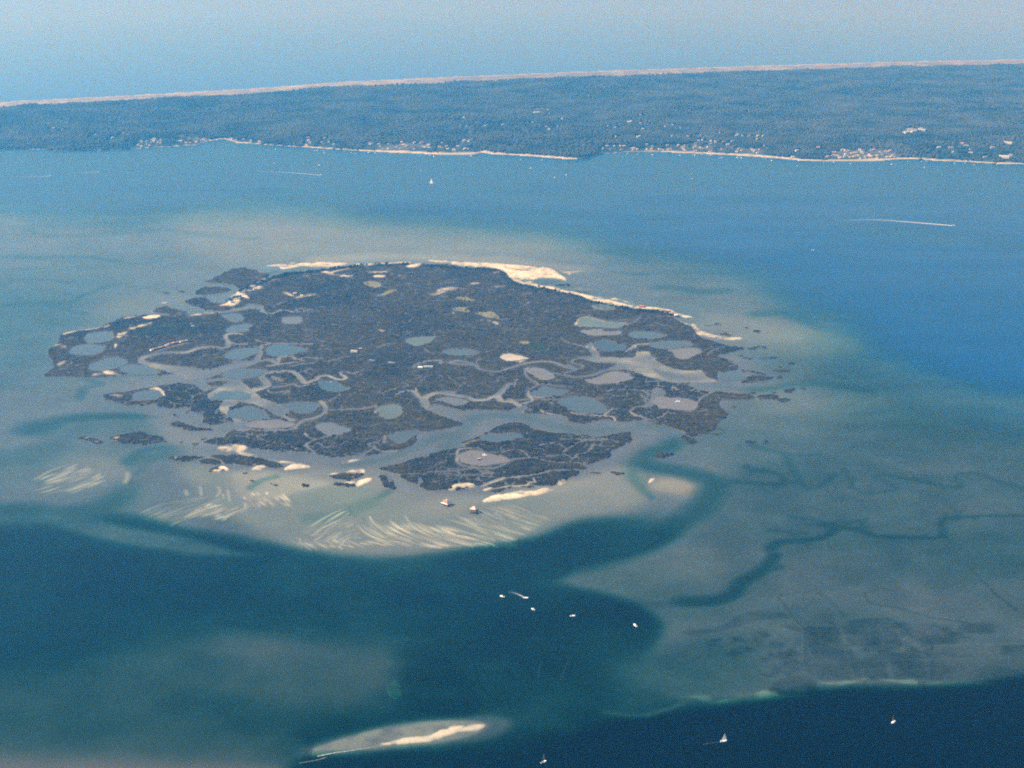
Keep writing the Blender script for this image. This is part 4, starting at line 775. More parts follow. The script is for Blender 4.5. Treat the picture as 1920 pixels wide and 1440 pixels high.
BANK_SHADE = np.clip(samp(blur(np.maximum(creek, creekpoly), 2, 1), 0, -1.0) * 2.4, 0, 1) * (1 - np.clip(CRK * 1.6, 0, 1)) * VEG * (PEN < .5)  # bank shadow painted as a dark line along the wet peat edge
POND_BANK_SHADE = np.clip(samp(blur(pond_m, 1, 1), 0, 1.5) * 2.2, 0, 1) * (1 - np.clip(POND * 1.5, 0, 1)) * VEG * .8  # the same painted bank shadow round the ponds
BANK_SHADE = np.maximum(BANK_SHADE, POND_BANK_SHADE) * np.clip(.75 + .9 * n1, 0, 1)
cover[..., 0] *= 1 - .7 * BANK_SHADE
cover[..., 3] = np.clip(np.maximum.reduce([BANK_SHADE * .95, WEED * (0.8 + .5 * n1), PLT * (0.45 + 0.9 * n5 + .5 * n1), MOT]), 0, 1)
cover2 = np.zeros((NR, NC, 4), np.float32)
cover2[..., 0] = BRN
cover2[..., 1] = np.clip(PEN * (1 - dune) * (1 - BEACH) * (1 - CLR), 0, 1)
cover2[..., 2] = np.clip(0.12 + 1.0 * n3 + 0.6 * n1 + BELT * .8 + net * .9 + 1.1 * np.clip(1 - samp(blur(veg, 14, 6)) * 1.15, 0, 1) + GRN * .5, 0, 1)      # greenness of the marsh
cover2[..., 3] = np.clip(GRN, 0, 1)


# ------------------------------------------------------------------ materials
def mat(name):
    m = bpy.data.materials.new(name)
    m.use_nodes = True
    nt = m.node_tree
    return m, nt, nt.nodes['Principled BSDF'], nt.nodes['Material Output']


def N(nt, t, **kw):
    n = nt.nodes.new(t)
    for k, v in kw.items():
        setattr(n, k, v)
    return n


def mixc(nt, fac, a, b):
    n = N(nt, 'ShaderNodeMix', data_type='RGBA')
    n.clamp_factor = True
    for s, v in ((n.inputs[0], fac), (n.inputs[6], a), (n.inputs[7], b)):
        if isinstance(v, (int, float)):
            s.default_value = v
        elif isinstance(v, tuple):
            s.default_value = v + (1,)
        else:
            nt.links.new(v, s)
    return n.outputs[2]


def math_(nt, op, a, b=None, c=None):
    n = N(nt, 'ShaderNodeMath', operation=op)
    for i, v in enumerate((a, b, c)):
        if v is None:
            continue
        if isinstance(v, (int, float)):
            n.inputs[i].default_value = v
        else:
            nt.links.new(v, n.inputs[i])
    return n.outputs[0]


def noise(nt, scale, detail=3, rough=0.55, lo=0.35, hi=0.65, stretch=None):
    geo = N(nt, 'ShaderNodeNewGeometry')
    src = geo.outputs['Position']
    if stretch:
        mp = N(nt, 'ShaderNodeMapping')
        mp.inputs['Scale'].default_value = stretch
        nt.links.new(src, mp.inputs[0])
        src = mp.outputs[0]
    t = N(nt, 'ShaderNodeTexNoise')
    t.inputs['Scale'].default_value = scale
    t.inputs['Detail'].default_value = detail
    t.inputs['Roughness'].default_value = rough
    nt.links.new(src, t.inputs['Vector'])
    r = N(nt, 'ShaderNodeMapRange')
    r.inputs[1].default_value, r.inputs[2].default_value = lo, hi
    nt.links.new(t.outputs[0], r.inputs[0])
    return r.outputs[0]


def plain(name, col, rough=0.7, var=0.15, scale=0.8, spec=0.3):
    """A single-coloured procedural material with a little wear in it."""
    m, nt, p, o = mat(name)
    f = noise(nt, scale, 4)
    dark = tuple(c * (1 - var) for c in col)
    lite = tuple(min(1, c * (1 + var)) for c in col)
    nt.links.new(mixc(nt, f, dark, lite), p.inputs['Base Color'])
    p.inputs['Roughness'].default_value = rough
    p.inputs['Specular IOR Level'].default_value = spec
    return m


MUD, MUD2 = (0.078, 0.070, 0.072), (0.125, 0.108, 0.100)
gm, nt, pr, out = mat('bay_ground')
a1 = N(nt, 'ShaderNodeAttribute', attribute_name='cover')
a2 = N(nt, 'ShaderNodeAttribute', attribute_name='cover2')
s1, s2 = N(nt, 'ShaderNodeSeparateColor'), N(nt, 'ShaderNodeSeparateColor')
nt.links.new(a1.outputs['Color'], s1.inputs[0])
nt.links.new(a2.outputs['Color'], s2.inputs[0])
mud = mixc(nt, noise(nt, 0.012, 6, 0.6), MUD, MUD2)
mud = mixc(nt, noise(nt, 0.15, 3, 0.6, 0.3, 0.8), mud, (0.062, 0.058, 0.062))
weed_shade_c = mixc(nt, noise(nt, 0.09, 4, 0.7), (0.006, 0.010, 0.008), (0.030, 0.032, 0.024))  # weed tone, which also colours the painted bank shadow
c = mixc(nt, a1.outputs['Alpha'], mud, weed_shade_c)
c = mixc(nt, s2.outputs[0], c, (0.11, 0.068, 0.05))
sw = mixc(nt, math_(nt, 'POWER', s1.outputs[1], 1.5), (0.19, 0.168, 0.13), (0.70, 0.58, 0.42))
sw = mixc(nt, noise(nt, 0.2, 4, 0.6, 0.3, 0.9), sw, (0.28, 0.245, 0.18))
c = mixc(nt, math_(nt, 'MULTIPLY', s1.outputs[1], 2.2), c, sw)
vg_purple = mixc(nt, noise(nt, 0.06, 5, 0.7), (0.0150, 0.0145, 0.0075), (0.050, 0.045, 0.023))
vg_green = mixc(nt, noise(nt, 0.08, 5, 0.7), (0.005, 0.009, 0.006), (0.022, 0.027, 0.016))
vg = mixc(nt, s2.outputs[2], vg_purple, vg_green)
vg = mixc(nt, noise(nt, 0.23, 3, 0.6, 0.62, 0.78), vg, (0.07, 0.06, 0.05))
vg = mixc(nt, noise(nt, 0.07, 4, 0.65, 0.58, 0.72), vg, (0.10, 0.088, 0.065))
vg = mixc(nt, a2.outputs['Alpha'], vg, (0.02, 0.036, 0.016))
c = mixc(nt, s1.outputs[0], c, vg)
c = mixc(nt, s1.outputs[2], c, (0.15, 0.14, 0.075))
c = mixc(nt, s2.outputs[1], c, mixc(nt, noise(nt, 0.02, 4), (0.014, 0.030, 0.026), (0.036, 0.056, 0.045)))
nt.links.new(c, pr.inputs['Base Color'])
dry = math_(nt, 'MAXIMUM', s1.outputs[0], math_(nt, 'MAXIMUM', math_(nt, 'MULTIPLY', s1.outputs[1], 1.6), s2.outputs[1]))
rr = N(nt, 'ShaderNodeMapRange')
rr.inputs[3].default_value, rr.inputs[4].default_value = 0.42, 0.95
nt.links.new(dry, rr.inputs[0])
nt.links.new(rr.outputs[0], pr.inputs['Roughness'])
sp = N(nt, 'ShaderNodeMapRange')
sp.inputs[3].default_value, sp.inputs[4].default_value = 0.35, 0.04
nt.links.new(dry, sp.inputs[0])
nt.links.new(sp.outputs[0], pr.inputs['Specular IOR Level'])
bp = N(nt, 'ShaderNodeBump')
bp.inputs['Strength'].default_value = 0.7
bp.inputs['Distance'].default_value = 1.2
nt.links.new(math_(nt, 'MULTIPLY', noise(nt, 0.16, 4, 0.7, 0.2, 0.8), math_(nt, 'ADD', s1.outputs[0], 0.06)), bp.inputs['Height'])
nt.links.new(bp.outputs[0], pr.inputs['Normal'])


def water_mat(name, k=(0.55, 0.23, 0.27), scat=(0.0001, 0.0022, 0.0026), attr=True, dval=0.6, rough=0.3, amp=0.35, cap=0.2, mul=1.4, power=1.6, wind=0.5, ocean=(0.0006, 0.050, 0.150)):
    m, nt, p, o = mat(name)
    nt.nodes.remove(p)
    if attr:
        d_ = N(nt, 'ShaderNodeAttribute', attribute_name='depth').outputs['Fac']
    else:
        v = N(nt, 'ShaderNodeValue')
        v.outputs[0].default_value = dval
        d_ = v.outputs[0]
    ch_ = [math_(nt, 'EXPONENT', math_(nt, 'MULTIPLY', d_, -kk)) for kk in k]
    cc = N(nt, 'ShaderNodeCombineColor')
    for i in range(3):
        nt.links.new(ch_[i], cc.inputs[i])
    tr = N(nt, 'ShaderNodeBsdfTransparent')
    nt.links.new(cc.outputs[0], tr.inputs[0])
    cs = N(nt, 'ShaderNodeCombineColor')
    if attr:      # lagoon water, stained and green, passes into clear blue water from the sea
        ms = N(nt, 'ShaderNodeSeparateColor')
        nt.links.new(mixc(nt, N(nt, 'ShaderNodeAttribute', attribute_name='sea_share').outputs['Fac'], scat, ocean), ms.inputs[0])
        sc = [ms.outputs[i] for i in range(3)]
    else:
        sc = scat
    for i in range(3):
        nt.links.new(math_(nt, 'MULTIPLY', math_(nt, 'SUBTRACT', 1.0, ch_[i]), sc[i]), cs.inputs[i])
    df = N(nt, 'ShaderNodeBsdfDiffuse')
    nt.links.new(mixc(nt, noise(nt, 0.035, 4, .6, .3, .7), cs.outputs[0], mixc(nt, 0.35, cs.outputs[0], (0.05, 0.048, 0.045))) if not attr and dval < 5 else cs.outputs[0], df.inputs[0])
    ad = N(nt, 'ShaderNodeAddShader')
    nt.links.new(tr.outputs[0], ad.inputs[0])
    nt.links.new(df.outputs[0], ad.inputs[1])
    gl = N(nt, 'ShaderNodeBsdfGlossy')
    gl.inputs['Roughness'].default_value = rough
    bp = N(nt, 'ShaderNodeBump')
    bp.inputs['Strength'].default_value = 0.5
    bp.inputs['Distance'].default_value = amp
    h = math_(nt, 'ADD', noise(nt, 0.12, 3, 0.6, 0, 1, (0.7, 1.4, 1)), math_(nt, 'MULTIPLY', noise(nt, 0.02, 2, 0.5, 0, 1, (0.6, 1.6, 1)), 1.5))
    nt.links.new(h, bp.inputs['Height'])
    nt.links.new(bp.outputs[0], gl.inputs['Normal'])
    fr = N(nt, 'ShaderNodeFresnel')
    fr.inputs[0].default_value = 1.33
    mx = N(nt, 'ShaderNodeMixShader')
    # wave slopes keep a rough sea from mirroring fully at low angles
    nt.links.new(math_(nt, 'MINIMUM', math_(nt, 'MULTIPLY', math_(nt, 'POWER', fr.outputs[0], power), math_(nt, 'MULTIPLY_ADD', noise(nt, 0.0035, 5, .6, .25, .75, (.5, 1.5, 1)), mul * wind, mul * (1 - wind * .5))), cap), mx.inputs[0])
    nt.links.new(ad.outputs[0], mx.inputs[1])
    nt.links.new(gl.outputs[0], mx.inputs[2])
    nt.links.new(mx.outputs[0], o.inputs['Surface'])
    return m


bay_water = water_mat('bay_water')
sea_water = water_mat('sea_water', scat=(0.004, 0.085, 0.30), attr=False, dval=14, cap=0.60, mul=2.1, power=2.3, wind=0.08)


# ------------------------------------------------------------------ meshes of the setting
def grid_mesh(name, verts, quads, attrs, m, smooth_=True):
    used = np.unique(quads)
    idx = np.full(len(verts), -1, np.int64)
    idx[used] = np.arange(len(used))
    v, q = verts[used], idx[quads]
    me = bpy.data.meshes.new(name)
    me.vertices.add(len(v))
    me.vertices.foreach_set('co', v.astype(np.float32).ravel())
    me.loops.add(q.size)
    me.loops.foreach_set('vertex_index', q.astype(np.int32).ravel())
    me.polygons.add(len(q))
    me.polygons.foreach_set('loop_start', np.arange(0, q.size, 4, dtype=np.int32))
    me.update(calc_edges=True)
    if smooth_:
        me.polygons.foreach_set('use_smooth', np.ones(len(q), bool))
    for an, (tp, arr) in attrs.items():
        a = me.attributes.new(an, tp, 'POINT')
        a.data.foreach_set('color' if tp == 'FLOAT_COLOR' else 'value', arr[used].astype(np.float32).ravel())
    me.materials.append(m)
    o = bpy.data.objects.new(name, me)
    o['kind'] = 'structure'
    COL.objects.link(o)
    return o


def quad_index(nr, nc):
    i = np.arange(nr * nc).reshape(nr, nc)
    return np.stack([i[1:, :-1], i[1:, 1:], i[:-1, 1:], i[:-1, :-1]], -1).reshape(-1, 4)


V = np.stack([GX, GY, zb], -1).reshape(-1, 3)
Q = quad_index(NR, NC)
fm = lambda a: a.reshape(-1)[Q].mean(1)
f_pen, f_veg, f_sand, f_z, f_pond = fm(PEN), fm(VEGC), fm(SND), fm(zb), fm(POND)
cls = np.zeros(len(Q), int)
cls[(f_sand > 0.3) & (f_z > 0.1)] = 2
cls[(f_veg > 0.45) & (f_z > 0.05)] = 1
cls[f_pen > 0.5] = 3
AT = {'cover': ('FLOAT_COLOR', cover.reshape(-1, 4)), 'cover2': ('FLOAT_COLOR', cover2.reshape(-1, 4))}
ylim = np.interp(fm(PX), OCX, OCY) - 14
keep = fm(PY) > ylim
for k, nm in ((0, 'tidal_flat'), (1, 'salt_marsh_ground'), (2, 'sand_beach'), (3, 'peninsula')):
    grid_mesh(nm, V, Q[(cls == k) & keep], AT, gm)

# water: every second row and column; dropped where the ground stands clear of it
WXI, WYI = np.arange(0, NC, 2), np.arange(0, NR, 2)
WXI = np.append(WXI, NC - 1) if WXI[-1] != NC - 1 else WXI
WYI = np.append(WYI, NR - 1) if WYI[-1] != NR - 1 else WYI
wX, wY = GX[np.ix_(WYI, WXI)], GY[np.ix_(WYI, WXI)]
dsm = np.clip(d * (1 - .85 * np.clip(RDG * 1.3, 0, 1)), 0.02, 20).astype(np.float32)
dsm = np.where(PY < np.interp(PX, OCX, OCY) - 1, 14.0, dsm)
wD = dsm[np.ix_(WYI, WXI)]
wPX, wPY = PX[np.ix_(WYI, WXI)], PY[np.ix_(WYI, WXI)]
zmin = zb.copy()
zmin[1:] = np.minimum(zmin[1:], zb[:-1]); zmin[:-1] = np.minimum(zmin[:-1], zb[1:])
zmin[:, 1:] = np.minimum(zmin[:, 1:], zmin[:, :-1]); zmin[:, :-1] = np.minimum(zmin[:, :-1], zmin[:, 1:])
wz = zmin[np.ix_(WYI, WXI)]
nr, nc = wX.shape
wv = np.stack([wX, wY, np.zeros_like(wX)], -1).reshape(-1, 3)
wq = quad_index(nr, nc)
is_sea = (wPY < np.interp(wPX, OCX, OCY) + 4).reshape(-1)[wq].mean(1) > 0.5
wet = wz.reshape(-1)[wq].min(1) < 0.12
# the rim: the sheet runs on to the horizon
i = np.arange(nr * nc).reshape(nr, nc)
ring = np.concatenate([i[0, :], i[1:, -1], i[-1, -2::-1], i[-2:0:-1, 0]])
ctr = np.array([0.0, 4000.0])
dirv = wv[ring, :2] - ctr
ang = np.arctan2(dirv[:, 1], dirv[:, 0])
outer = np.stack([ctr[0] + 42000 * np.cos(ang), ctr[1] + 42000 * np.sin(ang), np.zeros(len(ring))], -1)
allv = np.vstack([wv, outer])
o0 = nr * nc + np.arange(len(ring))
rq = np.stack([ring, np.roll(ring, -1), np.roll(o0, -1), o0], -1)
sea_ring = allv[ring, 1] > 7200
rs = sea_ring & np.roll(sea_ring, -1)
dall = np.concatenate([wD.reshape(-1), wD.reshape(-1)[ring]])
sh = new()
fill(sh, [(-420, 280), (2340, 280), (2340, 850), (1850, 780), (1600, 680), (1380, 540), (1000, 450), (500, 410), (-420, 430)])
sh = blur(sh, 70, 30)
sl = new()
fill(sl, [(-420, 940), (300, 980), (760, 1040), (1050, 1020), (1220, 930), (1220, 800), (1340, 880), (1250, 1040), (1050, 1100), (1000, 1180), (400, 1180), (-420, 1260)], .03)
sl2 = new()
fill(sl2, [(-420, 380), (330, 385), (420, 470), (300, 560), (90, 640), (60, 760), (0, 860), (-420, 900)], .30)
sh = np.maximum(sh, blur(sl2, 60, 30))
sh = np.maximum(sh, blur(sl, 50, 25))
sh = samp(sh)[np.ix_(WYI, WXI)]
shall = np.concatenate([sh.reshape(-1), sh.reshape(-1)[ring]])
grid_mesh('water', allv, np.vstack([wq[wet & ~is_sea], rq[~rs]]), {'depth': ('FLOAT', dall), 'sea_share': ('FLOAT', shall)}, bay_water)
grid_mesh('sea', allv, np.vstack([wq[wet & is_sea], rq[rs]]), {}, sea_water)
deep = plain('deep_bed', (0.03, 0.035, 0.03), 0.9)
me = bpy.data.meshes.new('deep_bed')
me.from_pydata([(-42000, -38000, -19), (42000, -38000, -19), (42000, 46000, -19), (-42000, 46000, -19)], [], [(0, 1, 2, 3)])
me.materials.append(deep)
ob = bpy.data.objects.new('seabed', me)
ob['kind'] = 'structure'
COL.objects.link(ob)

# ponds
pm = {'water': water_mat('pond_water', (0.9, 0.5, 0.45), (0.060, 0.098, 0.122), False, 1.2, 0.12, .05, cap=.34, mul=2.4),
      'blue': water_mat('pond_water_blue', (0.9, 0.6, 0.5), (0.040, 0.086, 0.118), False, 1.5, 0.12, .05, cap=.34, mul=2.4),
      'deep': water_mat('pond_water_deep', (0.9, 0.6, 0.5), (0.03, 0.055, 0.08), False, 1.8, 0.12, .05, cap=.34, mul=2.4),
      'green': water_mat('pond_water_green', (0.9, 0.6, 0.6), (0.10, 0.15, 0.115), False, 1.5, 0.12, .05, cap=.34, mul=2.4),
      'pale': water_mat('pond_water_pale', (0.9, 0.6, 0.6), (0.125, 0.150, 0.155), False, 1.3, 0.12, .05, cap=.34, mul=2.4),
      'mud': water_mat('pond_water_muddy', (1.2, 1.1, 1.2), (0.17, 0.155, 0.135), False, 1.0, 0.2, .05, cap=.34, mul=2.4),
      'sand': plain('pond_bed_sand', (0.30, 0.275, 0.225), 0.8, 0.1, 0.05)}
for (w, pts, kind), (x, y) in zip(PONDS, POND_XY):
    n = len(x)
    x, y = x.mean() + (x - x.mean()) * 1.015, y.mean() + (y - y.mean()) * 1.03
    me = bpy.data.meshes.new('pond')
    me.from_pydata([(a, b, 0.46) for a, b in zip(x, y)], [], [tuple(range(n))])
    me.materials.append(pm[kind])
    o = bpy.data.objects.new('pond', me)
    o['kind'] = 'structure'
    if me.polygons[0].normal.z < 0:
        me.flip_normals()
    COL.objects.link(o)

# ------------------------------------------------------------------ placing things on the ground
ZB = zb
def ground_z(px, py):
    i = int(np.clip(np.searchsorted(XS, px) - 1, 0, NC - 2)); j = int(np.clip(np.searchsorted(YS, py) - 1, 0, NR - 2))
    fx, fy = np.clip((px - XS[i]) / (XS[i + 1] - XS[i]), 0, 1), np.clip((py - YS[j]) / (YS[j + 1] - YS[j]), 0, 1)
    return float((ZB[j, i] * (1 - fx) + ZB[j, i + 1] * fx) * (1 - fy) + (ZB[j + 1, i] * (1 - fx) + ZB[j + 1, i + 1] * fx) * fy)


def mpp(py):
    a = math.atan((py - 720) / FPX) + PITCH
    Y = CAM_H / math.tan(a)
    return (Y * math.cos(PITCH) + CAM_H * math.sin(PITCH)) / FPX


def spot(px, py, land=True):
    """World point seen at (px, py) of the survey photo, standing on the ground (land) or on the water."""
    z = 0.0
    qy = py
    if land:
        for _ in range(4):
            z = max(0.0, ground_z(px, qy))
            qy = py + z * 0.95 / mpp(qy)
    x, y = ground_xy(px, qy)
    return float(x), float(y), z


def to_px(X, Y):
    a = np.arctan2(CAM_H, Y)
    py = 720 + FPX * np.tan(a - PITCH)
    return 960 + X * FPX / (Y * math.cos(PITCH) + CAM_H * math.sin(PITCH)), py


def tag(o, label=None, cat=None, group=None, kind=None):
    for k, v in (('label', label), ('category', cat), ('group', group), ('kind', kind)):
        if v:
            o[k] = v
    return o


def empty(name, loc, rz=0.0, label=None, cat=None, group=None):
    o = bpy.data.objects.new(name, None)
    o.empty_display_size = 1
    o.location = loc
    o.rotation_euler = (0, 0, rz)
    COL.objects.link(o)
    return tag(o, label, cat, group)


class MB:
    def __init__(s):
        s.v, s.f = [], []

    def add(s, vs, fs):
        b = len(s.v)
        s.v += [tuple(p) for p in vs]
        s.f += [tuple(i + b for i in f) for f in fs]
        return s

    def box(s, x0, x1, y0, y1, z0, z1):
        return s.add([(x, y, z) for z in (z0, z1) for x, y in ((x0, y0), (x1, y0), (x1, y1), (x0, y1))],
                     [(3, 2, 1, 0), (4, 5, 6, 7), (0, 1, 5, 4), (1, 2, 6, 5), (2, 3, 7, 6), (3, 0, 4, 7)])

    def tube(s, p, q, r, r2=None, n=6):
        p, q = np.array(p, float), np.array(q, float)
        d = (q - p) / np.linalg.norm(q - p)
        a = np.cross(d, (0, 0, 1) if abs(d[2]) < .9 else (1, 0, 0))
        a /= np.linalg.norm(a)
        b = np.cross(d, a)
        r2 = r if r2 is None else r2
        vs = []
        for c, rr in ((p, r), (q, r2)):
            for k in range(n):
                t = 2 * math.pi * k / n
                vs.append(c + rr * (math.cos(t) * a + math.sin(t) * b))
        fs = [(k, (k + 1) % n, n + (k + 1) % n, n + k) for k in range(n)] + [tuple(range(n - 1, -1, -1)), tuple(range(n, 2 * n))]
        return s.add(vs, fs)

    def build(s, name, m, parent=None, smooth_=False):
        return link_mesh(name, s.mesh(name, m, smooth_), parent)

    def mesh(s, name, m, smooth_=False):
        me = bpy.data.meshes.new(name)
        me.from_pydata(s.v, [], s.f)
        if smooth_:
            for p in me.polygons:
                p.use_smooth = True
        me.materials.append(m)
        me.update()
        return me


def link_mesh(name, me, parent=None):
    o = bpy.data.objects.new(name, me)
    o.parent = parent
    COL.objects.link(o)
    return o


M = {
    'white': plain('white_paint', (0.80, 0.80, 0.78), 0.45, 0.05),
    'limewash': plain('limewashed_wall', (0.46, 0.44, 0.40), 0.85, 0.1),
    'render': plain('dull_render', (0.30, 0.27, 0.24), 0.85, 0.15),
    'roofwhite': plain('bleached_roof', (0.36, 0.33, 0.30), 0.8, 0.15),
    'offwhite': plain('weathered_white', (0.62, 0.60, 0.56), 0.6, 0.12),
    'sail': plain('sailcloth', (0.82, 0.81, 0.77), 0.7, 0.04),
    'grey': plain('grey_deck', (0.30, 0.30, 0.30), 0.7),
    'dark': plain('dark_hull', (0.016, 0.018, 0.024), 0.4),
    'navy': plain('navy_hull', (0.02, 0.03, 0.07), 0.35),
    'glass': plain('dark_glass', (0.012, 0.016, 0.02), 0.1, 0.1, 0.5, 0.6),
    'metal': plain('spar_metal', (0.5, 0.5, 0.5), 0.35),
    'timber': plain('weathered_timber', (0.075, 0.055, 0.042), 0.85, 0.3, 2.0),
    'deckwood': plain('deck_boards', (0.16, 0.12, 0.09), 0.85, 0.25, 2.0),
    'rooftile': plain('clay_roof_tiles', (0.28, 0.15, 0.105), 0.85, 0.25, 1.0),
    'roofpale': plain('pale_roof_tiles', (0.30, 0.23, 0.18), 0.85, 0.2, 1.0),
    'roofred': plain('red_roof_tiles', (0.30, 0.09, 0.06), 0.8, 0.25, 1.0),
    'roofgrey': plain('grey_roof_sheet', (0.30, 0.30, 0.31), 0.6, 0.2, 1.0),
    'roofpink': plain('faded_pink_roof', (0.46, 0.33, 0.29), 0.8, 0.12, 1.0),
    'tan': plain('tan_render', (0.55, 0.46, 0.36), 0.85, 0.1),
    'red': plain('red_paint', (0.4, 0.05, 0.04), 0.5),
    'bark': plain('pine_bark', (0.06, 0.045, 0.035), 0.95, 0.3, 2.0),
}
# foliage
fo, nt, pr, out = mat('pine_foliage')
nt.links.new(mixc(nt, noise(nt, 0.006, 6, 0.65, .32, .68), (0.014, 0.026, 0.022), (0.070, 0.080, 0.066)), pr.inputs['Base Color'])
pr.inputs['Roughness'].default_value = 0.95
pr.inputs['Specular IOR Level'].default_value = 0.05
ft, nt, pr, out = mat('shore_tree_foliage')
nt.links.new(mixc(nt, noise(nt, 0.15, 4, 0.7), (0.006, 0.014, 0.010), (0.022, 0.034, 0.020)), pr.inputs['Base Color'])
pr.inputs['Roughness'].default_value = 0.95
pr.inputs['Specular IOR Level'].default_value = 0.05
fs_, nt, pr, out = mat('marsh_shrub_foliage')
nt.links.new(mixc(nt, noise(nt, 0.05, 5, 0.7), (0.008, 0.013, 0.010), (0.050, 0.045, 0.034)), pr.inputs['Base Color'])
pr.inputs['Roughness'].default_value = 0.95
pr.inputs['Specular IOR Level'].default_value = 0.03


# ------------------------------------------------------------------ uncountable growth: pine forest, marsh scrub
def scatter(name, pts, scl, m, subdiv=2, lump=0.35):
    me = bpy.data.meshes.new(name)
    me.vertices.add(len(pts))
    me.vertices.foreach_set('co', np.asarray(pts, np.float32).ravel())
    a = me.attributes.new('size', 'FLOAT_VECTOR', 'POINT')
    a.data.foreach_set('vector', np.asarray(scl, np.float32).ravel())
    o = bpy.data.objects.new(name, me)
    o['kind'] = 'stuff'
    COL.objects.link(o)
    ng = bpy.data.node_groups.new(name + '_growth', 'GeometryNodeTree')
    ng.interface.new_socket('Geometry', in_out='INPUT', socket_type='NodeSocketGeometry')
    ng.interface.new_socket('Geometry', in_out='OUTPUT', socket_type='NodeSocketGeometry')
    gi, go = ng.nodes.new('NodeGroupInput'), ng.nodes.new('NodeGroupOutput')
    ico = ng.nodes.new('GeometryNodeMeshIcoSphere')
    ico.inputs['Subdivisions'].default_value = subdiv
    nz = ng.nodes.new('ShaderNodeTexNoise')
    nz.inputs['Scale'].default_value = 1.6
    nz.inputs['Detail'].default_value = 2
    sp = ng.nodes.new('GeometryNodeSetPosition')
    sub = ng.nodes.new('ShaderNodeVectorMath'); sub.operation = 'SUBTRACT'
    sub.inputs[1].default_value = (.5, .5, .5)
    sc_ = ng.nodes.new('ShaderNodeVectorMath'); sc_.operation = 'SCALE'
    sc_.inputs['Scale'].default_value = lump * 4
    iop = ng.nodes.new('GeometryNodeInstanceOnPoints')
    na = ng.nodes.new('GeometryNodeInputNamedAttribute')
    na.data_type = 'FLOAT_VECTOR'
    na.inputs[0].default_value = 'size'
    rv = ng.nodes.new('FunctionNodeRandomValue')
    rv.data_type = 'FLOAT_VECTOR'
    rv.inputs[0].default_value = (-.15, -.15, 0)
    rv.inputs[1].default_value = (.15, .15, 6.283)
    sm_ = ng.nodes.new('GeometryNodeSetMaterial')
    sm_.inputs['Material'].default_value = m
    L = ng.links.new
    L(nz.outputs[1], sub.inputs[0]); L(sub.outputs[0], sc_.inputs[0])
    L(ico.outputs[0], sp.inputs[0]); L(sc_.outputs[0], sp.inputs['Offset'])
    L(sp.outputs[0], sm_.inputs[0])
    L(gi.outputs[0], iop.inputs['Points']); L(sm_.outputs[0], iop.inputs['Instance'])
    L(na.outputs[0], iop.inputs['Scale']); L(rv.outputs[0], iop.inputs['Rotation'])
    L(iop.outputs[0], go.inputs[0])
    md = o.modifiers.new('growth', 'NODES')
    md.node_group = ng
    me.materials.append(m)
    return o


def rast(m, px, py):
    x = np.clip((px - RX0).astype(int), 0, RW - 1)
    y = np.clip((py - RY0).astype(int), 0, RH - 1)
    return m[y, x]


def grid_z(px, py):
    i = np.clip(np.searchsorted(XS, px) - 1, 0, NC - 2)
    j = np.clip(np.searchsorted(YS, py) - 1, 0, NR - 2)
    fx, fy = np.clip((px - XS[i]) / (XS[i + 1] - XS[i]), 0, 1), np.clip((py - YS[j]) / (YS[j + 1] - YS[j]), 0, 1)
    return (ZB[j, i] * (1 - fx) + ZB[j, i + 1] * fx) * (1 - fy) + (ZB[j + 1, i] * (1 - fx) + ZB[j + 1, i + 1] * fx) * fy


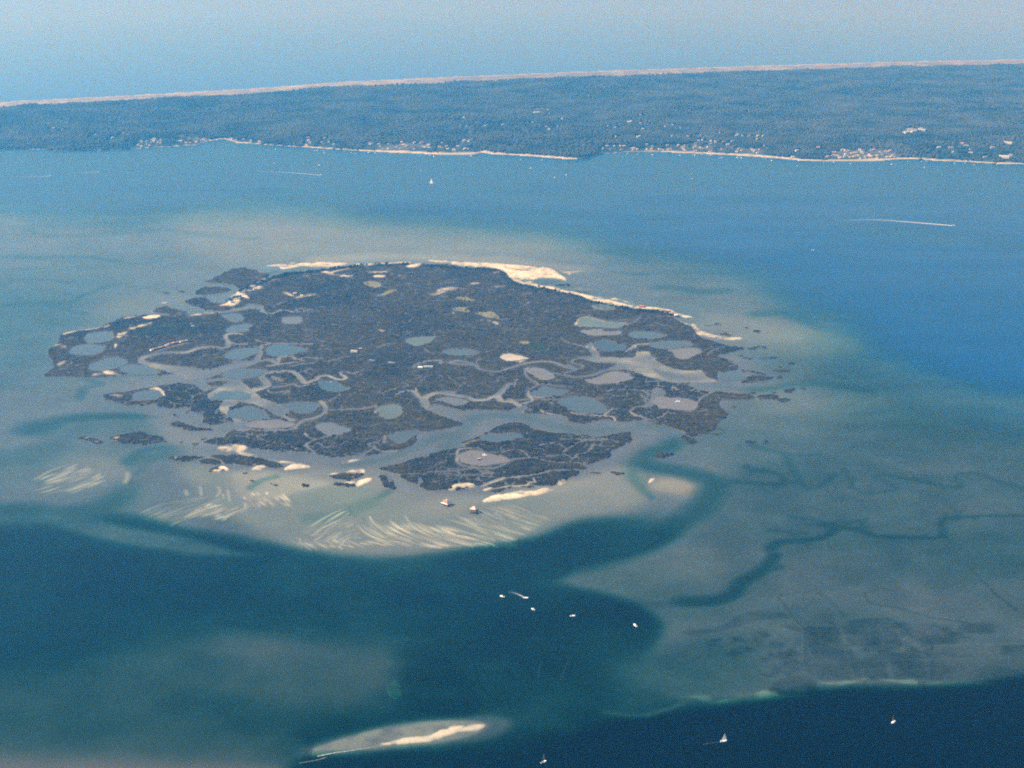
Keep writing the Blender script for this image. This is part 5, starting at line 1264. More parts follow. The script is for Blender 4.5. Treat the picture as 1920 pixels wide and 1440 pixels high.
# houses come first: the wood keeps clear of them
ROOFW = {'roofpale': 'tan-roofed ', 'roofgrey': 'grey-roofed ', 'roofpink': 'pinkish-roofed ', 'rooftile': 'brown-roofed ', 'roofwhite': 'bleached-roofed '}
HOUSES = []            # px, py, length, width, height, roof key, wall key, cluster
hr = random.Random(21)
CLUSTERS = [
    ('cottage in the village left of the far inlet', (258, 303, 261, 276), 26, (7, 12), ['roofpale', 'roofgrey', 'roofpale', 'roofwhite'], ['limewash', 'render']),
    ('lone cottage in the pines above the far left shore', (40, 240, 240, 262), 8, (9, 14), ['roofpale', 'rooftile'], ['limewash', 'render']),
    ('cottage on the spit at the far inlet', (335, 405, 262, 271), 14, (8, 13), ['roofpale', 'roofpink'], ['render']),
    ('cottage lining the beach right of the far inlet', (432, 490, 262, 267), 9, (9, 14), ['roofwhite', 'roofpale'], ['limewash']),
    ('cottage behind the thin beach after the far inlet', (560, 640, 254, 274), 14, (9, 14), ['roofpale', 'rooftile'], ['limewash', 'render']),
    ('cottage by the beach behind the distant sailing boat', (690, 800, 268, 281), 24, (9, 15), ['roofpale', 'roofpink', 'rooftile'], ['limewash', 'render']),
    ('cottage above the broad far beach', (800, 900, 262, 284), 20, (9, 15), ['roofpale', 'roofpink', 'roofwhite'], ['limewash', 'render']),
    ('house high in the pines, middle far coast', (860, 1060, 206, 246), 13, (8, 13), ['roofpale', 'roofwhite', 'roofgrey'], ['limewash', 'render']),
    ('house in the pines right of middle far coast', (1060, 1280, 216, 258), 18, (8, 13), ['roofpale', 'rooftile', 'roofwhite'], ['limewash', 'render']),
    ('cottage by the curved far beach of the long village', (1125, 1290, 272, 284), 34, (9, 14), ['roofwhite', 'roofpale', 'roofpink', 'rooftile'], ['limewash', 'render']),
    ('house of the leafy village behind the far beach', (1285, 1440, 248, 288), 48, (9, 16), ['roofpale', 'roofpink', 'rooftile', 'roofwhite'], ['limewash', 'render', 'render']),
    ('house in the dense village on the far right shore', (1560, 1678, 282, 298), 42, (11, 19), ['roofpale', 'roofpink', 'rooftile', 'roofwhite'], ['limewash', 'limewash', 'render']),
    ('house at the wooded edge of the dense village', (1470, 1590, 270, 296), 12, (10, 16), ['roofpale', 'roofpink', 'roofwhite'], ['limewash', 'render']),
    ('building near the right end of the far shore', (1740, 1918, 268, 304), 12, (12, 24), ['roofpale', 'roofwhite', 'roofpink'], ['limewash', 'render']),
]
for lab, (x0, x1, y0, y1), n, (l0, l1), roofs, walls in CLUSTERS:
    for k in range(int(n * .85)):
        px = hr.uniform(x0, x1)
        py = y0 + (y1 - y0) * (1 - hr.random() ** 1.4)
        lim = float(np.interp(px, SHX, SHY)) - float(np.interp(px, [0, 200, 440, 640, 900, 1060, 1100, 1280, 1460, 1600, 1920], [2, 2, 3, 3, 6, 5, 2, 4, 4, 4.5, 4]))
        py = min(py, lim)
        HOUSES.append((px, py, hr.uniform(l0, l1) * .8, hr.uniform(5, 8), hr.uniform(3.5, 5.5), (rk_ := hr.choice(roofs)), hr.choice(walls), ROOFW[rk_] + lab + (', ' + ('left', 'middle', 'right')[min(2, int(3 * (px - x0) / (x1 - x0 + .01)))] + ' part')))
for px, py, ln, wd, lab in [(1699, 250, 26, 14, 'low white building at the left end of the bare patch in the far pine wood'), (1712, 248, 34, 12, 'long white building in the middle of the bare patch in the far pine wood'), (1727, 246, 30, 12, 'long pale building at the upper end of the bare patch in the far pine wood'), (1882, 296, 36, 16, 'large white shed by the shore at the far right end'), (1888, 270, 34, 12, 'white building alone in the pines above the far right shore'), (1006, 213, 26, 10, 'white building in the highest clearing of the far pine wood')]:
    HOUSES.append((px, py, ln, wd, 6.0, 'roofwhite', 'limewash', lab))
HPTS = np.array([spot(h[0], h[1])[:2] for h in HOUSES])

# pine forest on the peninsula
sp_ = 8.6
gx_, gy_ = np.meshgrid(np.arange(-3300, 3300, sp_), np.arange(5150, 9600, sp_))
gx_ = (gx_ + rng.uniform(-sp_ / 2, sp_ / 2, gx_.shape)).ravel()
gy_ = (gy_ + rng.uniform(-sp_ / 2, sp_ / 2, gy_.shape)).ravel()
fpx, fpy = to_px(gx_, gy_)
inside = (fpx > -120) & (fpx < 2040) & (fpy > np.interp(fpx, OCX, OCY) + 7) & (rast(pen, fpx, fpy) > 0.5)
gx_, gy_, fpx, fpy = gx_[inside], gy_[inside], fpx[inside], fpy[inside]
def gs(a):            # read a grid field at the points
    i = np.clip(np.searchsorted(XS, fpx) - 1, 0, NC - 2); j = np.clip(np.searchsorted(YS, fpy) - 1, 0, NR - 2)
    return a[j, i]
thick = 1 - np.clip(gs(dune) * 1.6, 0, 1) - np.clip(gs(BEACH) * 2, 0, 1)
thick = thick - np.clip(rast(clear, fpx, fpy) * 1.5, 0, .97)
thick = thick * np.clip(0.95 + 1.3 * fbm(gx_, gy_ * .6, 260, 4, 201), 0.25, 1)
okp = rng.random(len(gx_)) < thick
# clear the plots of the houses and the view down to them
cell = {}
for hx, hy in HPTS:
    for ddy in range(-5, 2):
        for ddx in range(-1, 2):
            cell[(int(hx // 11) + ddx, int(hy // 11) + ddy)] = 1
keyx, keyy = (gx_ // 11).astype(int), (gy_ // 11).astype(int)
blocked = np.array([(a, b) in cell for a, b in zip(keyx, keyy)])
okp &= ~blocked
gx_, gy_, fpx, fpy = gx_[okp], gy_[okp], fpx[okp], fpy[okp]
r_ = rng.uniform(3.2, 6.4, len(gx_))
hgt = (8 + 3.5 * fbm(gx_, gy_, 200, 2, 211)) * rng.uniform(.8, 1.15, len(gx_))
pz = grid_z(fpx, fpy)
scatter('pine_forest', np.stack([gx_, gy_, pz + hgt * .62], -1), np.stack([r_, r_, hgt * .45], -1), fo, 2, 0.3)

# scrub over the salt marsh
cand = np.argwhere(VEGC > 0.6)
wgt = (0.22 + 0.78 * np.clip(cover2[..., 2], 0, 1))[cand[:, 0], cand[:, 1]] * (YS[1:] - YS[:-1]).mean()
pick = cand[rng.random(len(cand)) < 0.34 * wgt]
jx, jy = PX[pick[:, 0], pick[:, 1]] + rng.uniform(-.8, .8, len(pick)), PY[pick[:, 0], pick[:, 1]] + rng.uniform(-.8, .8, len(pick))
sx_, sy_ = ground_xy(jx, jy)
sr = rng.uniform(0.8, 2.4, len(pick)) * np.clip(1 + 1.2 * fbm(sx_, sy_, 50, 2, 221), .4, 2)
scatter('marsh_scrub', np.stack([sx_, sy_, grid_z(jx, jy) + sr * .12], -1), np.stack([sr, sr, sr * .42], -1), fs_, 1, 0.3)

# ------------------------------------------------------------------ trees along the island's far shore
def crown_mesh(seed):
    r = random.Random(seed)
    mb = MB()
    for k in range(7):
        c = np.array([r.uniform(-2.2, 2.2), r.uniform(-2.2, 2.2), r.uniform(3.0, 5.6)])
        rad = r.uniform(1.1, 2.1)
        n, mrings = 7, 4
        vs = [c + (0, 0, rad * .75)]
        for a in range(1, mrings):
            th = math.pi * a / mrings
            for b in range(n):
                ph = 2 * math.pi * b / n + a
                q = rad * r.uniform(.7, 1.2)
                vs.append(c + np.array([q * math.sin(th) * math.cos(ph), q * math.sin(th) * math.sin(ph), q * .75 * math.cos(th)]))
        vs.append(c - (0, 0, rad * .6))
        f = [(0, 1 + b, 1 + (b + 1) % n) for b in range(n)]
        for a in range(mrings - 2):
            f += [(1 + a * n + b, 1 + (a + 1) * n + b, 1 + (a + 1) * n + (b + 1) % n, 1 + a * n + (b + 1) % n) for b in range(n)]
        last = len(vs) - 1
        f += [(last, 1 + (mrings - 2) * n + (b + 1) % n, 1 + (mrings - 2) * n + b) for b in range(n)]
        mb.add(vs, f)
    return mb.mesh('crown', ft)


crowns = [crown_mesh(k) for k in range(5)]
tm = MB()
tm.tube((0, 0, -.6), (0.15, 0, 2.4), .28, .2).tube((0.15, 0, 2.4), (-.9, .5, 4.2), .17, .08).tube((0.15, 0, 2.4), (1.1, -.3, 4.4), .16, .07).tube((.15, 0, 2.4), (.2, .9, 4.8), .14, .06)
trunk_me = tm.mesh('trunk', M['bark'])
TREE_ZONES = [
    ('dark tree in the belt along the left stretch of the island\'s far shore', smooth([(448, 549), (467, 538), (494, 527), (523, 518), (548, 513), (586, 509)], False), 70, 2.4),
    ('dark tree in the belt along the top middle of the island\'s far shore', smooth([(590, 508), (627, 504), (661, 500), (700, 497), (732, 496), (767, 495)], False), 62, 1.8),
    ('dark tree on the island rim just left of the big beach', smooth([(800, 499), (862, 503), (903, 505), (940, 510), (960, 524)], False), 26, 1.6),
    ('dark tree on the island rim behind the narrow right-hand beach', smooth([(985, 537), (1028, 543), (1080, 555), (1132, 572), (1180, 579)], False), 46, 1.6),
    ('dark tree among the huts at the right end of the island beach', smooth([(1198, 583), (1230, 585), (1268, 593)], False), 22, 2.6),
    ('dark tree on the sandy left edge of the island by the dune slip', smooth([(425, 566), (440, 560), (455, 556)], False), 10, 2.0),
]
tr = random.Random(5)
for lab, ln, n, spread in TREE_ZONES:
    for k in range(n):
        t = tr.random() * (len(ln) - 1)
        i0 = int(t)
        p = ln[i0] + (ln[min(i0 + 1, len(ln) - 1)] - ln[i0]) * (t - i0)
        x, y, z = spot(p[0] + tr.uniform(-2, 2), p[1] + tr.uniform(-.3, 1) * spread)
        o = empty('tree', (x, y, z), tr.uniform(0, 6.28), lab + ', ' + ('left', 'middle', 'right')[min(2, int(3 * t / (len(ln) - 1)))] + ' third', 'tree', 'trees on the island shore')
        s = tr.uniform(.6, 1.15)
        o.scale = (s, s, s * tr.uniform(.8, 1.1))
        link_mesh('trunk', trunk_me, o)
        link_mesh('crown', crowns[tr.randrange(5)], o)


# ------------------------------------------------------------------ houses
def gable(l, w, h, over, pitch):
    mb = MB()
    a, b, t = l / 2 + over, w / 2 + over, h
    rz = h + (w / 2 + over) * pitch
    e = h - over * pitch
    mb.add([(-a, -b, e), (a, -b, e), (a, 0, rz), (-a, 0, rz), (a, b, e), (-a, b, e), (-a, -b, e - .25), (a, -b, e - .25), (a, 0, rz - .25), (-a, 0, rz - .25), (a, b, e - .25), (-a, b, e - .25)],
           [(0, 1, 2, 3), (3, 2, 4, 5), (9, 8, 7, 6), (11, 10, 8, 9), (0, 6, 7, 1), (5, 4, 10, 11), (1, 7, 8, 2), (2, 8, 10, 4), (0, 3, 9, 6), (3, 5, 11, 9)])
    return mb


def house_walls(l, w, h, pitch):
    mb = MB()
    a, b = l / 2, w / 2
    rz = h + b * pitch - .2
    mb.add([(-a, -b, -1.5), (a, -b, -1.5), (a, b, -1.5), (-a, b, -1.5), (-a, -b, h), (a, -b, h), (a, b, h), (-a, b, h), (-a, 0, rz), (a, 0, rz)],
           [(0, 1, 5, 4), (2, 3, 7, 6), (1, 2, 6, 9, 5), (3, 0, 4, 8, 7)])
    return mb


wall_c, roof_c = {}, {}
for (px, py, l, w, h, rk, wk, lab) in HOUSES:
    l, w, h = round(l / 3) * 3.0, round(w / 2) * 2.0, round(h / 1.5) * 1.5
    x, y, z = spot(px, py)
    o = empty('house', (x, y, z), hr.choice([0, 0.2, -0.25, 1.57, 1.4, 0.5]) + hr.uniform(-.2, .2), lab, 'house', 'houses along the far coast')
    if (l, w, h, wk) not in wall_c:
        wall_c[(l, w, h, wk)] = house_walls(l, w, h, .42).mesh('wall', M[wk])
    if (l, w, h, rk) not in roof_c:
        roof_c[(l, w, h, rk)] = gable(l, w, h, .5, .42).mesh('roof', M[rk])
    link_mesh('wall', wall_c[(l, w, h, wk)], o)
    link_mesh('roof', roof_c[(l, w, h, rk)], o)


# fishing huts and cabins on the island
def hut(px, py, l, w, h, rz, wk, rk, label, group=None, name='cabin', cat='cabin', pitch=.45):
    x, y, z = spot(px, py)
    o = empty(name, (x, y, z), rz, label, cat, group)
    house_walls(l, w, h, pitch).build('wall', M[wk], o)
    gable(l, w, h, .35, pitch).build('roof', M[rk], o)
    MB().box(-.5, .5, -w / 2 - .06, -w / 2 + .02, 0, 2.0).build('door', M['timber'], o)
    for sx__ in (-1, 1):
        MB().box(sx__ * l * .3 - .5, sx__ * l * .3 + .5, -w / 2 - .05, -w / 2 + .02, 1.0, 2.0).build('window', M['glass'], o)
    return o


row = W('A', [(1080, 945), (1112, 936), (1150, 926), (1185, 917), (1215, 905), (1238, 892), (1268, 886), (1305, 880), (1345, 872), (1385, 866)])
looks = [('white', 'roofgrey', 'white'), ('timber', 'rooftile', 'dark timber'), ('timber', 'roofgrey', 'dark grey-roofed'), ('timber', 'rooftile', 'brown-roofed'), ('white', 'roofpale', 'pale-roofed'), ('offwhite', 'roofred', 'red-roofed'), ('timber', 'roofpink', 'pink-roofed'), ('timber', 'rooftile', 'brown'), ('white', 'roofpale', 'white pale-roofed'), ('timber', 'roofgrey', 'dark')]
ords = ['first from the left', 'second from the left', 'third from the left', 'fourth from the left', 'fifth from the left', 'sixth from the left', 'fourth from the right', 'third from the right', 'second from the right', 'first from the right']
for (px, py), (wk, rk, adj), od in zip(row, looks, ords):
    hut(px, py, 7.5, 5.5, 2.8, 0.75, wk, rk, f'{adj} cabin, {od} in the row along the canal', 'cabins along the island canal')
cx_, cy_ = [], []
for (px, py, l, w, rz, wk, rk, lab) in [
    (1204, 575.5, 13, 8, -.5, 'timber', 'roofred', 'large red-roofed hut standing alone on the island beach'), (1238, 584, 7, 5, -.4, 'offwhite', 'roofpale', 'pale hut among the trees, leftmost behind the right-hand beach'),
    (1246, 587.5, 7, 5, .5, 'timber', 'rooftile', 'brown-roofed hut in the trees behind the right-hand beach'), (1252, 583.5, 8, 5, -.3, 'timber', 'roofpink', 'pink-roofed hut at the beach edge of the right-hand trees'),
    (1258, 589, 7, 5, .2, 'white', 'roofgrey', 'white grey-roofed hut on the right of the beach trees'), (1267, 592, 7, 5, .1, 'white', 'white', 'small white hut at the far right end of the beach trees'),
    (434, 567, 9, 5, .7, 'white', 'roofpale', 'white hut on the bare sand at the left end of the tree belt'), (446, 561, 8, 5, .5, 'offwhite', 'roofpale', 'pale hut under the first trees of the left belt'), (478, 543, 8, 5, .4, 'white', 'roofpale', 'white hut on the pale clearing inside the left tree belt'),
    (553, 551, 8, 5, .3, 'white', 'roofpink', 'pink-roofed white hut on the white V-shaped sand patch'), (566, 555, 7, 5, -.2, 'white', 'roofgrey', 'white hut at the tip of the V-shaped sand patch'),
    (664, 659.5, 14, 5, -.15, 'white', 'roofgrey', 'low white hut alone in the middle of the dark marsh'), (676, 655, 7, 4, -.1, 'timber', 'roofpale', 'little dark hut just behind the low white marsh hut'),
    (788, 690, 9, 4.5, 0.0, 'white', 'white', 'short white hut by the ring-shaped creek'), (803, 688.5, 20, 4.5, -.05, 'white', 'roofgrey', 'long white hut by the ring-shaped creek'), (898, 862, 5, 4, .3, 'timber', 'roofgrey', 'tiny dark hide at the edge of the delta pond')]:
    hut(px, py, l, w, 2.7, rz, wk, rk, lab, 'huts on the island')


# ------------------------------------------------------------------ the two stilt cabins
def stilt_cabin(px, py, rz, L, Wd, ph, style, label):
    x, y, z = spot(px, py)
    o = empty('stilt_cabin', (x, y, z - .3), rz, label, 'stilt cabin', 'stilt cabins on the sand flat')
    wallm, roofm = (M['white'], M['rooftile']) if style == 'white' else (M['timber'], M['roofpink'])
    pile = MB().tube((0, 0, -1.2), (0, 0, ph), .24, .2, 7).mesh('pile', M['timber'])
    for i in range(5):
        for j in range(4):
            q = link_mesh('pile', pile, o)
            q.location = (-L / 2 + .6 + i * (L - 1.2) / 4, -Wd / 2 + .6 + j * (Wd - 1.2) / 3, 0)
    br = MB()
    for j in range(4):
        yy = -Wd / 2 + .6 + j * (Wd - 1.2) / 3
        br.tube((-L / 2 + .6, yy, .8), (-L / 2 + .6 + (L - 1.2) / 4, yy, ph - .3), .09).tube((L / 2 - .6, yy, .8), (L / 2 - .6 - (L - 1.2) / 4, yy, ph - .3), .09)
    br.build('cross_brace', M['timber'], o)
    MB().box(-L / 2, L / 2, -Wd / 2, Wd / 2, ph, ph + .35).build('deck', M['deckwood'], o)
    z0 = ph + .35
    l, w, h = L * .66, Wd * .6, 3.0
    wl = MB()
    wl.box(-l / 2, l / 2, -w / 2, w / 2, z0, z0 + h)
    wl.build('wall', wallm, o)
    # hipped roof with a veranda overhang
    a, b, e = l / 2 + 1.5, w / 2 + 1.5, z0 + h - .1
    rg = l / 2 - w / 2 + 1.0
    hh = 2.6 if style == 'white' else 3.2
    rf = MB().add([(-a, -b, e), (a, -b, e), (a, b, e), (-a, b, e), (-rg, 0, e + hh), (rg, 0, e + hh), (-a, -b, e - .2), (a, -b, e - .2), (a, b, e - .2), (-a, b, e - .2)],
                  [(0, 1, 5, 4), (1, 2, 5), (2, 3, 4, 5), (3, 0, 4), (9, 8, 7, 6), (0, 6, 7, 1), (1, 7, 8, 2), (2, 8, 9, 3), (3, 9, 6, 0)]).build('roof', roofm, o)
    MB().box(-.5, .5, .6, 1.5, e + hh * .5, e + hh + 1.0).build('chimney', M['white'], rf)
    for sx__ in (-1, 0, 1):
        for sy__ in (-1, 1):
            wx_ = sx__ * l * .32
            fr_ = MB().box(wx_ - .7, wx_ + .7, sy__ * w / 2 - .06, sy__ * w / 2 + .06, z0 + .9, z0 + 2.3).build('window', M['glass'], o)
            MB().box(wx_ - .04, wx_ + .04, sy__ * w / 2 - .09, sy__ * w / 2 + .09, z0 + .9, z0 + 2.3).build('glazing_bar', M['white'], fr_)
    for sx__ in (-1, 1):
        MB().box(sx__ * l / 2 - .06, sx__ * l / 2 + .06, -.5, .5, z0, z0 + 2.1).build('door', M['timber'], o)
    rl = MB()
    if style == 'white':      # boarded white parapet round the deck
        for sy__ in (-1, 1):
            rl.box(-L / 2, L / 2, sy__ * Wd / 2 - .1 - .06, sy__ * Wd / 2 - .1 + .06, z0, z0 + 1.15)
        for sx__ in (-1, 1):
            rl.box(sx__ * (L / 2 - .1) - .06, sx__ * (L / 2 - .1) + .06, -Wd / 2 + .17, Wd / 2 - .17, z0, z0 + 1.15)
        rl.build('parapet', M['white'], o)
    else:
        for k in range(13):
            for sy__ in (-1, 1):
                xx = -L / 2 + .1 + k * (L - .2) / 12
                rl.tube((xx, sy__ * (Wd / 2 - .1), z0), (xx, sy__ * (Wd / 2 - .1), z0 + 1.1), .05, n=4)
        for sy__ in (-1, 1):
            rl.tube((-L / 2, sy__ * (Wd / 2 - .1), z0 + 1.1), (L / 2, sy__ * (Wd / 2 - .1), z0 + 1.1), .06, n=4)
        for sx__ in (-1, 1):
            rl.tube((sx__ * (L / 2 - .1), -Wd / 2, z0 + 1.1), (sx__ * (L / 2 - .1), Wd / 2, z0 + 1.1), .06, n=4)
        rl.build('railing', M['timber'], o)
    for sx__ in (-1, 1):
        for sy__ in (-1, 1):
            MB().tube((sx__ * (a - .2), sy__ * (b - .2), z0), (sx__ * (a - .2), sy__ * (b - .2), e), .1, n=5).build('veranda_post', M['white'] if style == 'white' else M['timber'], o)
    ld = MB()
    ex = L / 2
    for yy in (-.5, .5):
        ld.tube((ex, yy, z0 - .2), (ex + 6.0, yy, .3), .1)
    for k in range(9):
        t = (k + .5) / 9
        ld.box(ex + 6 * t - .15, ex + 6 * t + .15, -.5, .5, (z0 - .2) * (1 - t) + .3 * t - .04, (z0 - .2) * (1 - t) + .3 * t + .04)
    ld.build('stairway', M['deckwood'] if style == 'white' else M['offwhite'], o)
    return o


stilt_cabin(837, 946.5, math.radians(-42), 14.5, 11, 3.6, 'white', 'white-walled stilt cabin with brown hipped roof, left of the pair on the sand flat')
stilt_cabin(888.5, 961, math.radians(-30), 13, 10, 4.2, 'dark', 'dark timber stilt cabin with pale pink roof, right of the pair on the sand flat')


# ------------------------------------------------------------------ boats
def hull_mesh(L, B, Hh, sheer=.25, stern=.8, draft=.3):
    st = [(-.5, stern), (-.25, 1.0), (.05, 1.0), (.28, .78), (.42, .4), (.5, .03)]
    mb = MB()
    vs = []
    for t, k in st:
        zt = Hh + sheer * max(0, t) * 2 * Hh
        for yk, zz in ((0, -draft), (.62, -draft * .4), (1.0, zt * .55), (1.0, zt)):
            vs.append((t * L, yk * k * B / 2, zz))
        for yk, zz in ((-1.0, zt), (-1.0, zt * .55), (-.62, -draft * .4)):
            vs.append((t * L, yk * k * B / 2, zz))
    n = 7
    fs = []
    for i in range(len(st) - 1):
        for j in range(n):
            if j == 3:
                continue
            fs.append((i * n + j, i * n + (j + 1) % n, (i + 1) * n + (j + 1) % n, (i + 1) * n + j)[::-1])
    fs.append(tuple(range(n)))
    mb.add(vs, fs)
    return mb


def deck_mesh(L, B, Hh, sheer=.25, stern=.8, x0=-.5, x1=.5, drop=.0):
    st = [(-.5, stern), (-.25, 1.0), (.05, 1.0), (.28, .78), (.42, .4), (.5, .03)]
    ts = [x0] + [t for t, _ in st if x0 < t < x1] + [x1]
    mb = MB()
    vs, fs = [], []
    for t in ts:
        k = float(np.interp(t, [a for a, _ in st], [b for _, b in st])) * .97
        zt = Hh + sheer * max(0, t) * 2 * Hh - .03 - drop
        vs += [(t * L, -k * B / 2, zt), (t * L, k * B / 2, zt)]
    for i in range(len(ts) - 1):
        fs.append((2 * i, 2 * i + 2, 2 * i + 3, 2 * i + 1))
    return mb.add(vs, fs)


def motorboat(px, py, rz, L, label, hullm='white', cabin=True, group='motor boats on the bay', cover=False):
    x, y, z = spot(px, py, False)
    o = empty('motorboat', (x, y, z), rz, label, 'motorboat', group)
    B, Hh = L * .36, L * .15
    hull_mesh(L, B, Hh).build('hull', M[hullm], o)
    deck_mesh(L, B, Hh, x0=.02, x1=.5).build('foredeck', M['white'], o)
    deck_mesh(L, B, Hh, x0=-.5, x1=.02, drop=Hh * .55).build('cockpit_floor', M['grey'], o)
    if cabin:
        MB().add([(-.12 * L, -.26 * B, Hh * .5), (.22 * L, -.22 * B, Hh), (.22 * L, .22 * B, Hh), (-.12 * L, .26 * B, Hh * .5), (-.12 * L, -.24 * B, Hh * 2.3), (.06 * L, -.22 * B, Hh * 2.2), (.06 * L, .22 * B, Hh * 2.2), (-.12 * L, .24 * B, Hh * 2.3)],
                 [(0, 1, 5, 4), (1, 2, 6, 5), (2, 3, 7, 6), (3, 0, 4, 7), (4, 5, 6, 7)]).build('cabin', M['white'], o)
        MB().add([(.215 * L, -.2 * B, Hh * 1.1), (.215 * L, .2 * B, Hh * 1.1), (.08 * L, .2 * B, Hh * 2.1), (.08 * L, -.2 * B, Hh * 2.1)], [(0, 1, 2, 3)]).build('windscreen', M['glass'], o).location = (.012 * L, 0, .02)
    else:
        MB().box(-.05 * L, .02 * L, -.2 * B, .2 * B, Hh * .4, Hh * 1.5).build('console', M['white'], o)
    MB().box(-.46 * L, -.38 * L, -.36 * B, .36 * B, Hh * .45, Hh * .85).build('bench', M['white'], o)
    MB().box(-.58 * L, -.5 * L, -.09 * B, .09 * B, -.1, Hh * 1.35).build('outboard_motor', M['dark'], o)
    return o


motorboat(941.5, 1119, math.radians(150), 7.6, 'small white motorboat moored alone left of the boat with the wake', cabin=True)
motorboat(985.5, 1121.5, math.radians(-12), 8.0, 'white motorboat running with a short foaming wake in the front channel', cabin=False)
motorboat(999.5, 1143, math.radians(140), 6.6, 'smallest white motorboat, just below the running boat in the channel', cabin=True)
motorboat(1073.5, 1155.5, math.radians(4), 7.8, 'low flat white motorboat lying sideways in the middle of the channel', cabin=False)
motorboat(1191, 1173.5, math.radians(118), 8.6, 'largest white cabin motorboat, alone at the right side of the channel')
motorboat(1788, 423, math.radians(-6), 9.0, 'fast motorboat at the head of the long white wake on the deep blue channel', group='running boats with wakes')
motorboat(601, 328.5, math.radians(-5), 9.0, 'motorboat at the head of the thin wake under the far left inlet', group='running boats with wakes')
motorboat(94, 330, math.radians(4), 9.0, 'motorboat with a faint wake, leftmost on the far channel', group='running boats with wakes')
motorboat(184, 323, math.radians(3), 9.0, 'motorboat with a faint wake, second from the left on the far channel', group='running boats with wakes')
motorboat(1524, 469.5, math.radians(0), 8.0, 'lone tiny white motorboat on the deep blue water right of the island', cabin=False)
motorboat(1297, 336.5, math.radians(10), 11.0, 'dark motorboat alone off the long village on the far shore', hullm='dark')


def sailboat(px, py, rz, L, mast, label, sails=True, hullm='white', heel=0.0):
    x, y, z = spot(px, py, False)
    o = empty('sailboat', (x, y, z), rz, label, 'sailboat')
    o.rotation_euler = (heel, 0, rz)
    B, Hh = L * .34, L * .12
    hull_mesh(L, B, Hh, .3, .7).build('hull', M[hullm], o)
    deck_mesh(L, B, Hh, .3, .7, x0=-.18, x1=.5).build('deck', M['white'], o)
    deck_mesh(L, B, Hh, .3, .7, x0=-.5, x1=-.42).build('stern_deck', M['white'], o)
    deck_mesh(L, B, Hh, .3, .7, x0=-.42, x1=-.18, drop=Hh * .5).build('cockpit', M['grey'] if hullm == 'white' else M['dark'], o)
    MB().add([(-.16 * L, -.24 * B, Hh * .9), (.2 * L, -.18 * B, Hh), (.2 * L, .18 * B, Hh), (-.16 * L, .24 * B, Hh * .9), (-.16 * L, -.2 * B, Hh * 1.6), (.15 * L, -.14 * B, Hh * 1.45), (.15 * L, .14 * B, Hh * 1.45), (-.16 * L, .2 * B, Hh * 1.6)],
             [(0, 1, 5, 4), (1, 2, 6, 5), (2, 3, 7, 6), (3, 0, 4, 7), (4, 5, 6, 7)]).build('cabin_top', M['white'] if hullm == 'white' else M['timber'], o)
    mx_ = .1 * L
    MB().tube((mx_, 0, Hh * .8), (mx_, 0, mast), .09, .06).build('mast', M['metal'], o)
    MB().tube((mx_, 0, Hh * 2.1), (-.42 * L, .03 * L if sails else 0, Hh * 2.0), .06).build('boom', M['metal'], o)
    rg = MB()
    for q in ((.5 * L, 0, Hh * 1.3), (-.49 * L, 0, Hh), (mx_, B * .45, Hh), (mx_, -B * .45, Hh)):
        rg.tube((mx_, 0, mast * .97), q, .012, n=3)
    rg.build('rigging', M['metal'], o)
    if sails:
        def sailpatch(a, b, c, belly):
            n = 7
            vs, fs, idx = [], [], {}
            for i in range(n):
                for j in range(n - i):
                    u, v = i / (n - 1), j / (n - 1)
                    w_ = 1 - u - v
                    p = np.array(a) * w_ + np.array(b) * u + np.array(c) * v
                    p[1] += belly * 27 * u * v * w_ * .6 + belly * .5 * (u * w_ + v * w_)
                    idx[i, j] = len(vs)
                    vs.append(tuple(p))
            for i in range(n - 1):
                for j in range(n - 1 - i):
                    fs.append((idx[i, j], idx[i + 1, j], idx[i, j + 1]))
                    if j < n - 2 - i:
                        fs.append((idx[i + 1, j], idx[i + 1, j + 1], idx[i, j + 1]))
            return MB().add(vs, fs)
        sailpatch((mx_ - .12, 0, Hh * 2.2), (-.41 * L, .04 * L, Hh * 2.1), (mx_ - .12, 0, mast * .98), .05 * L).build('mainsail', M['sail'], o, True)
        sailpatch((.48 * L, 0, Hh * 1.5), (mx_ + .02 * L, .06 * L, Hh * 1.6), (mx_ + .05, 0, mast * .86), .06 * L).build('jib', M['sail'], o, True)
    else:
        MB().tube((mx_ - .1, 0, Hh * 2.25), (-.4 * L, 0, Hh * 2.15), .16, .1).build('furled_sail', M['offwhite'], o)
    return o


sailboat(1357, 1390, math.radians(14), 8.2, 12.0, 'white sailing boat under full sail on the dark water at the bottom', heel=math.radians(4))
sailboat(1674.5, 1355, math.radians(-132), 8.6, 11.0, 'white yacht with bare mast and no sails at the lower right', sails=False)
sailboat(1019, 1429.5, math.radians(38), 8.4, 11.0, 'dark-hulled sailing boat with bare mast at the bottom edge', sails=False, hullm='navy')
sailboat(808.5, 344, math.radians(-12), 12, 19, 'distant white sailing boat on the far channel under the pine coast')

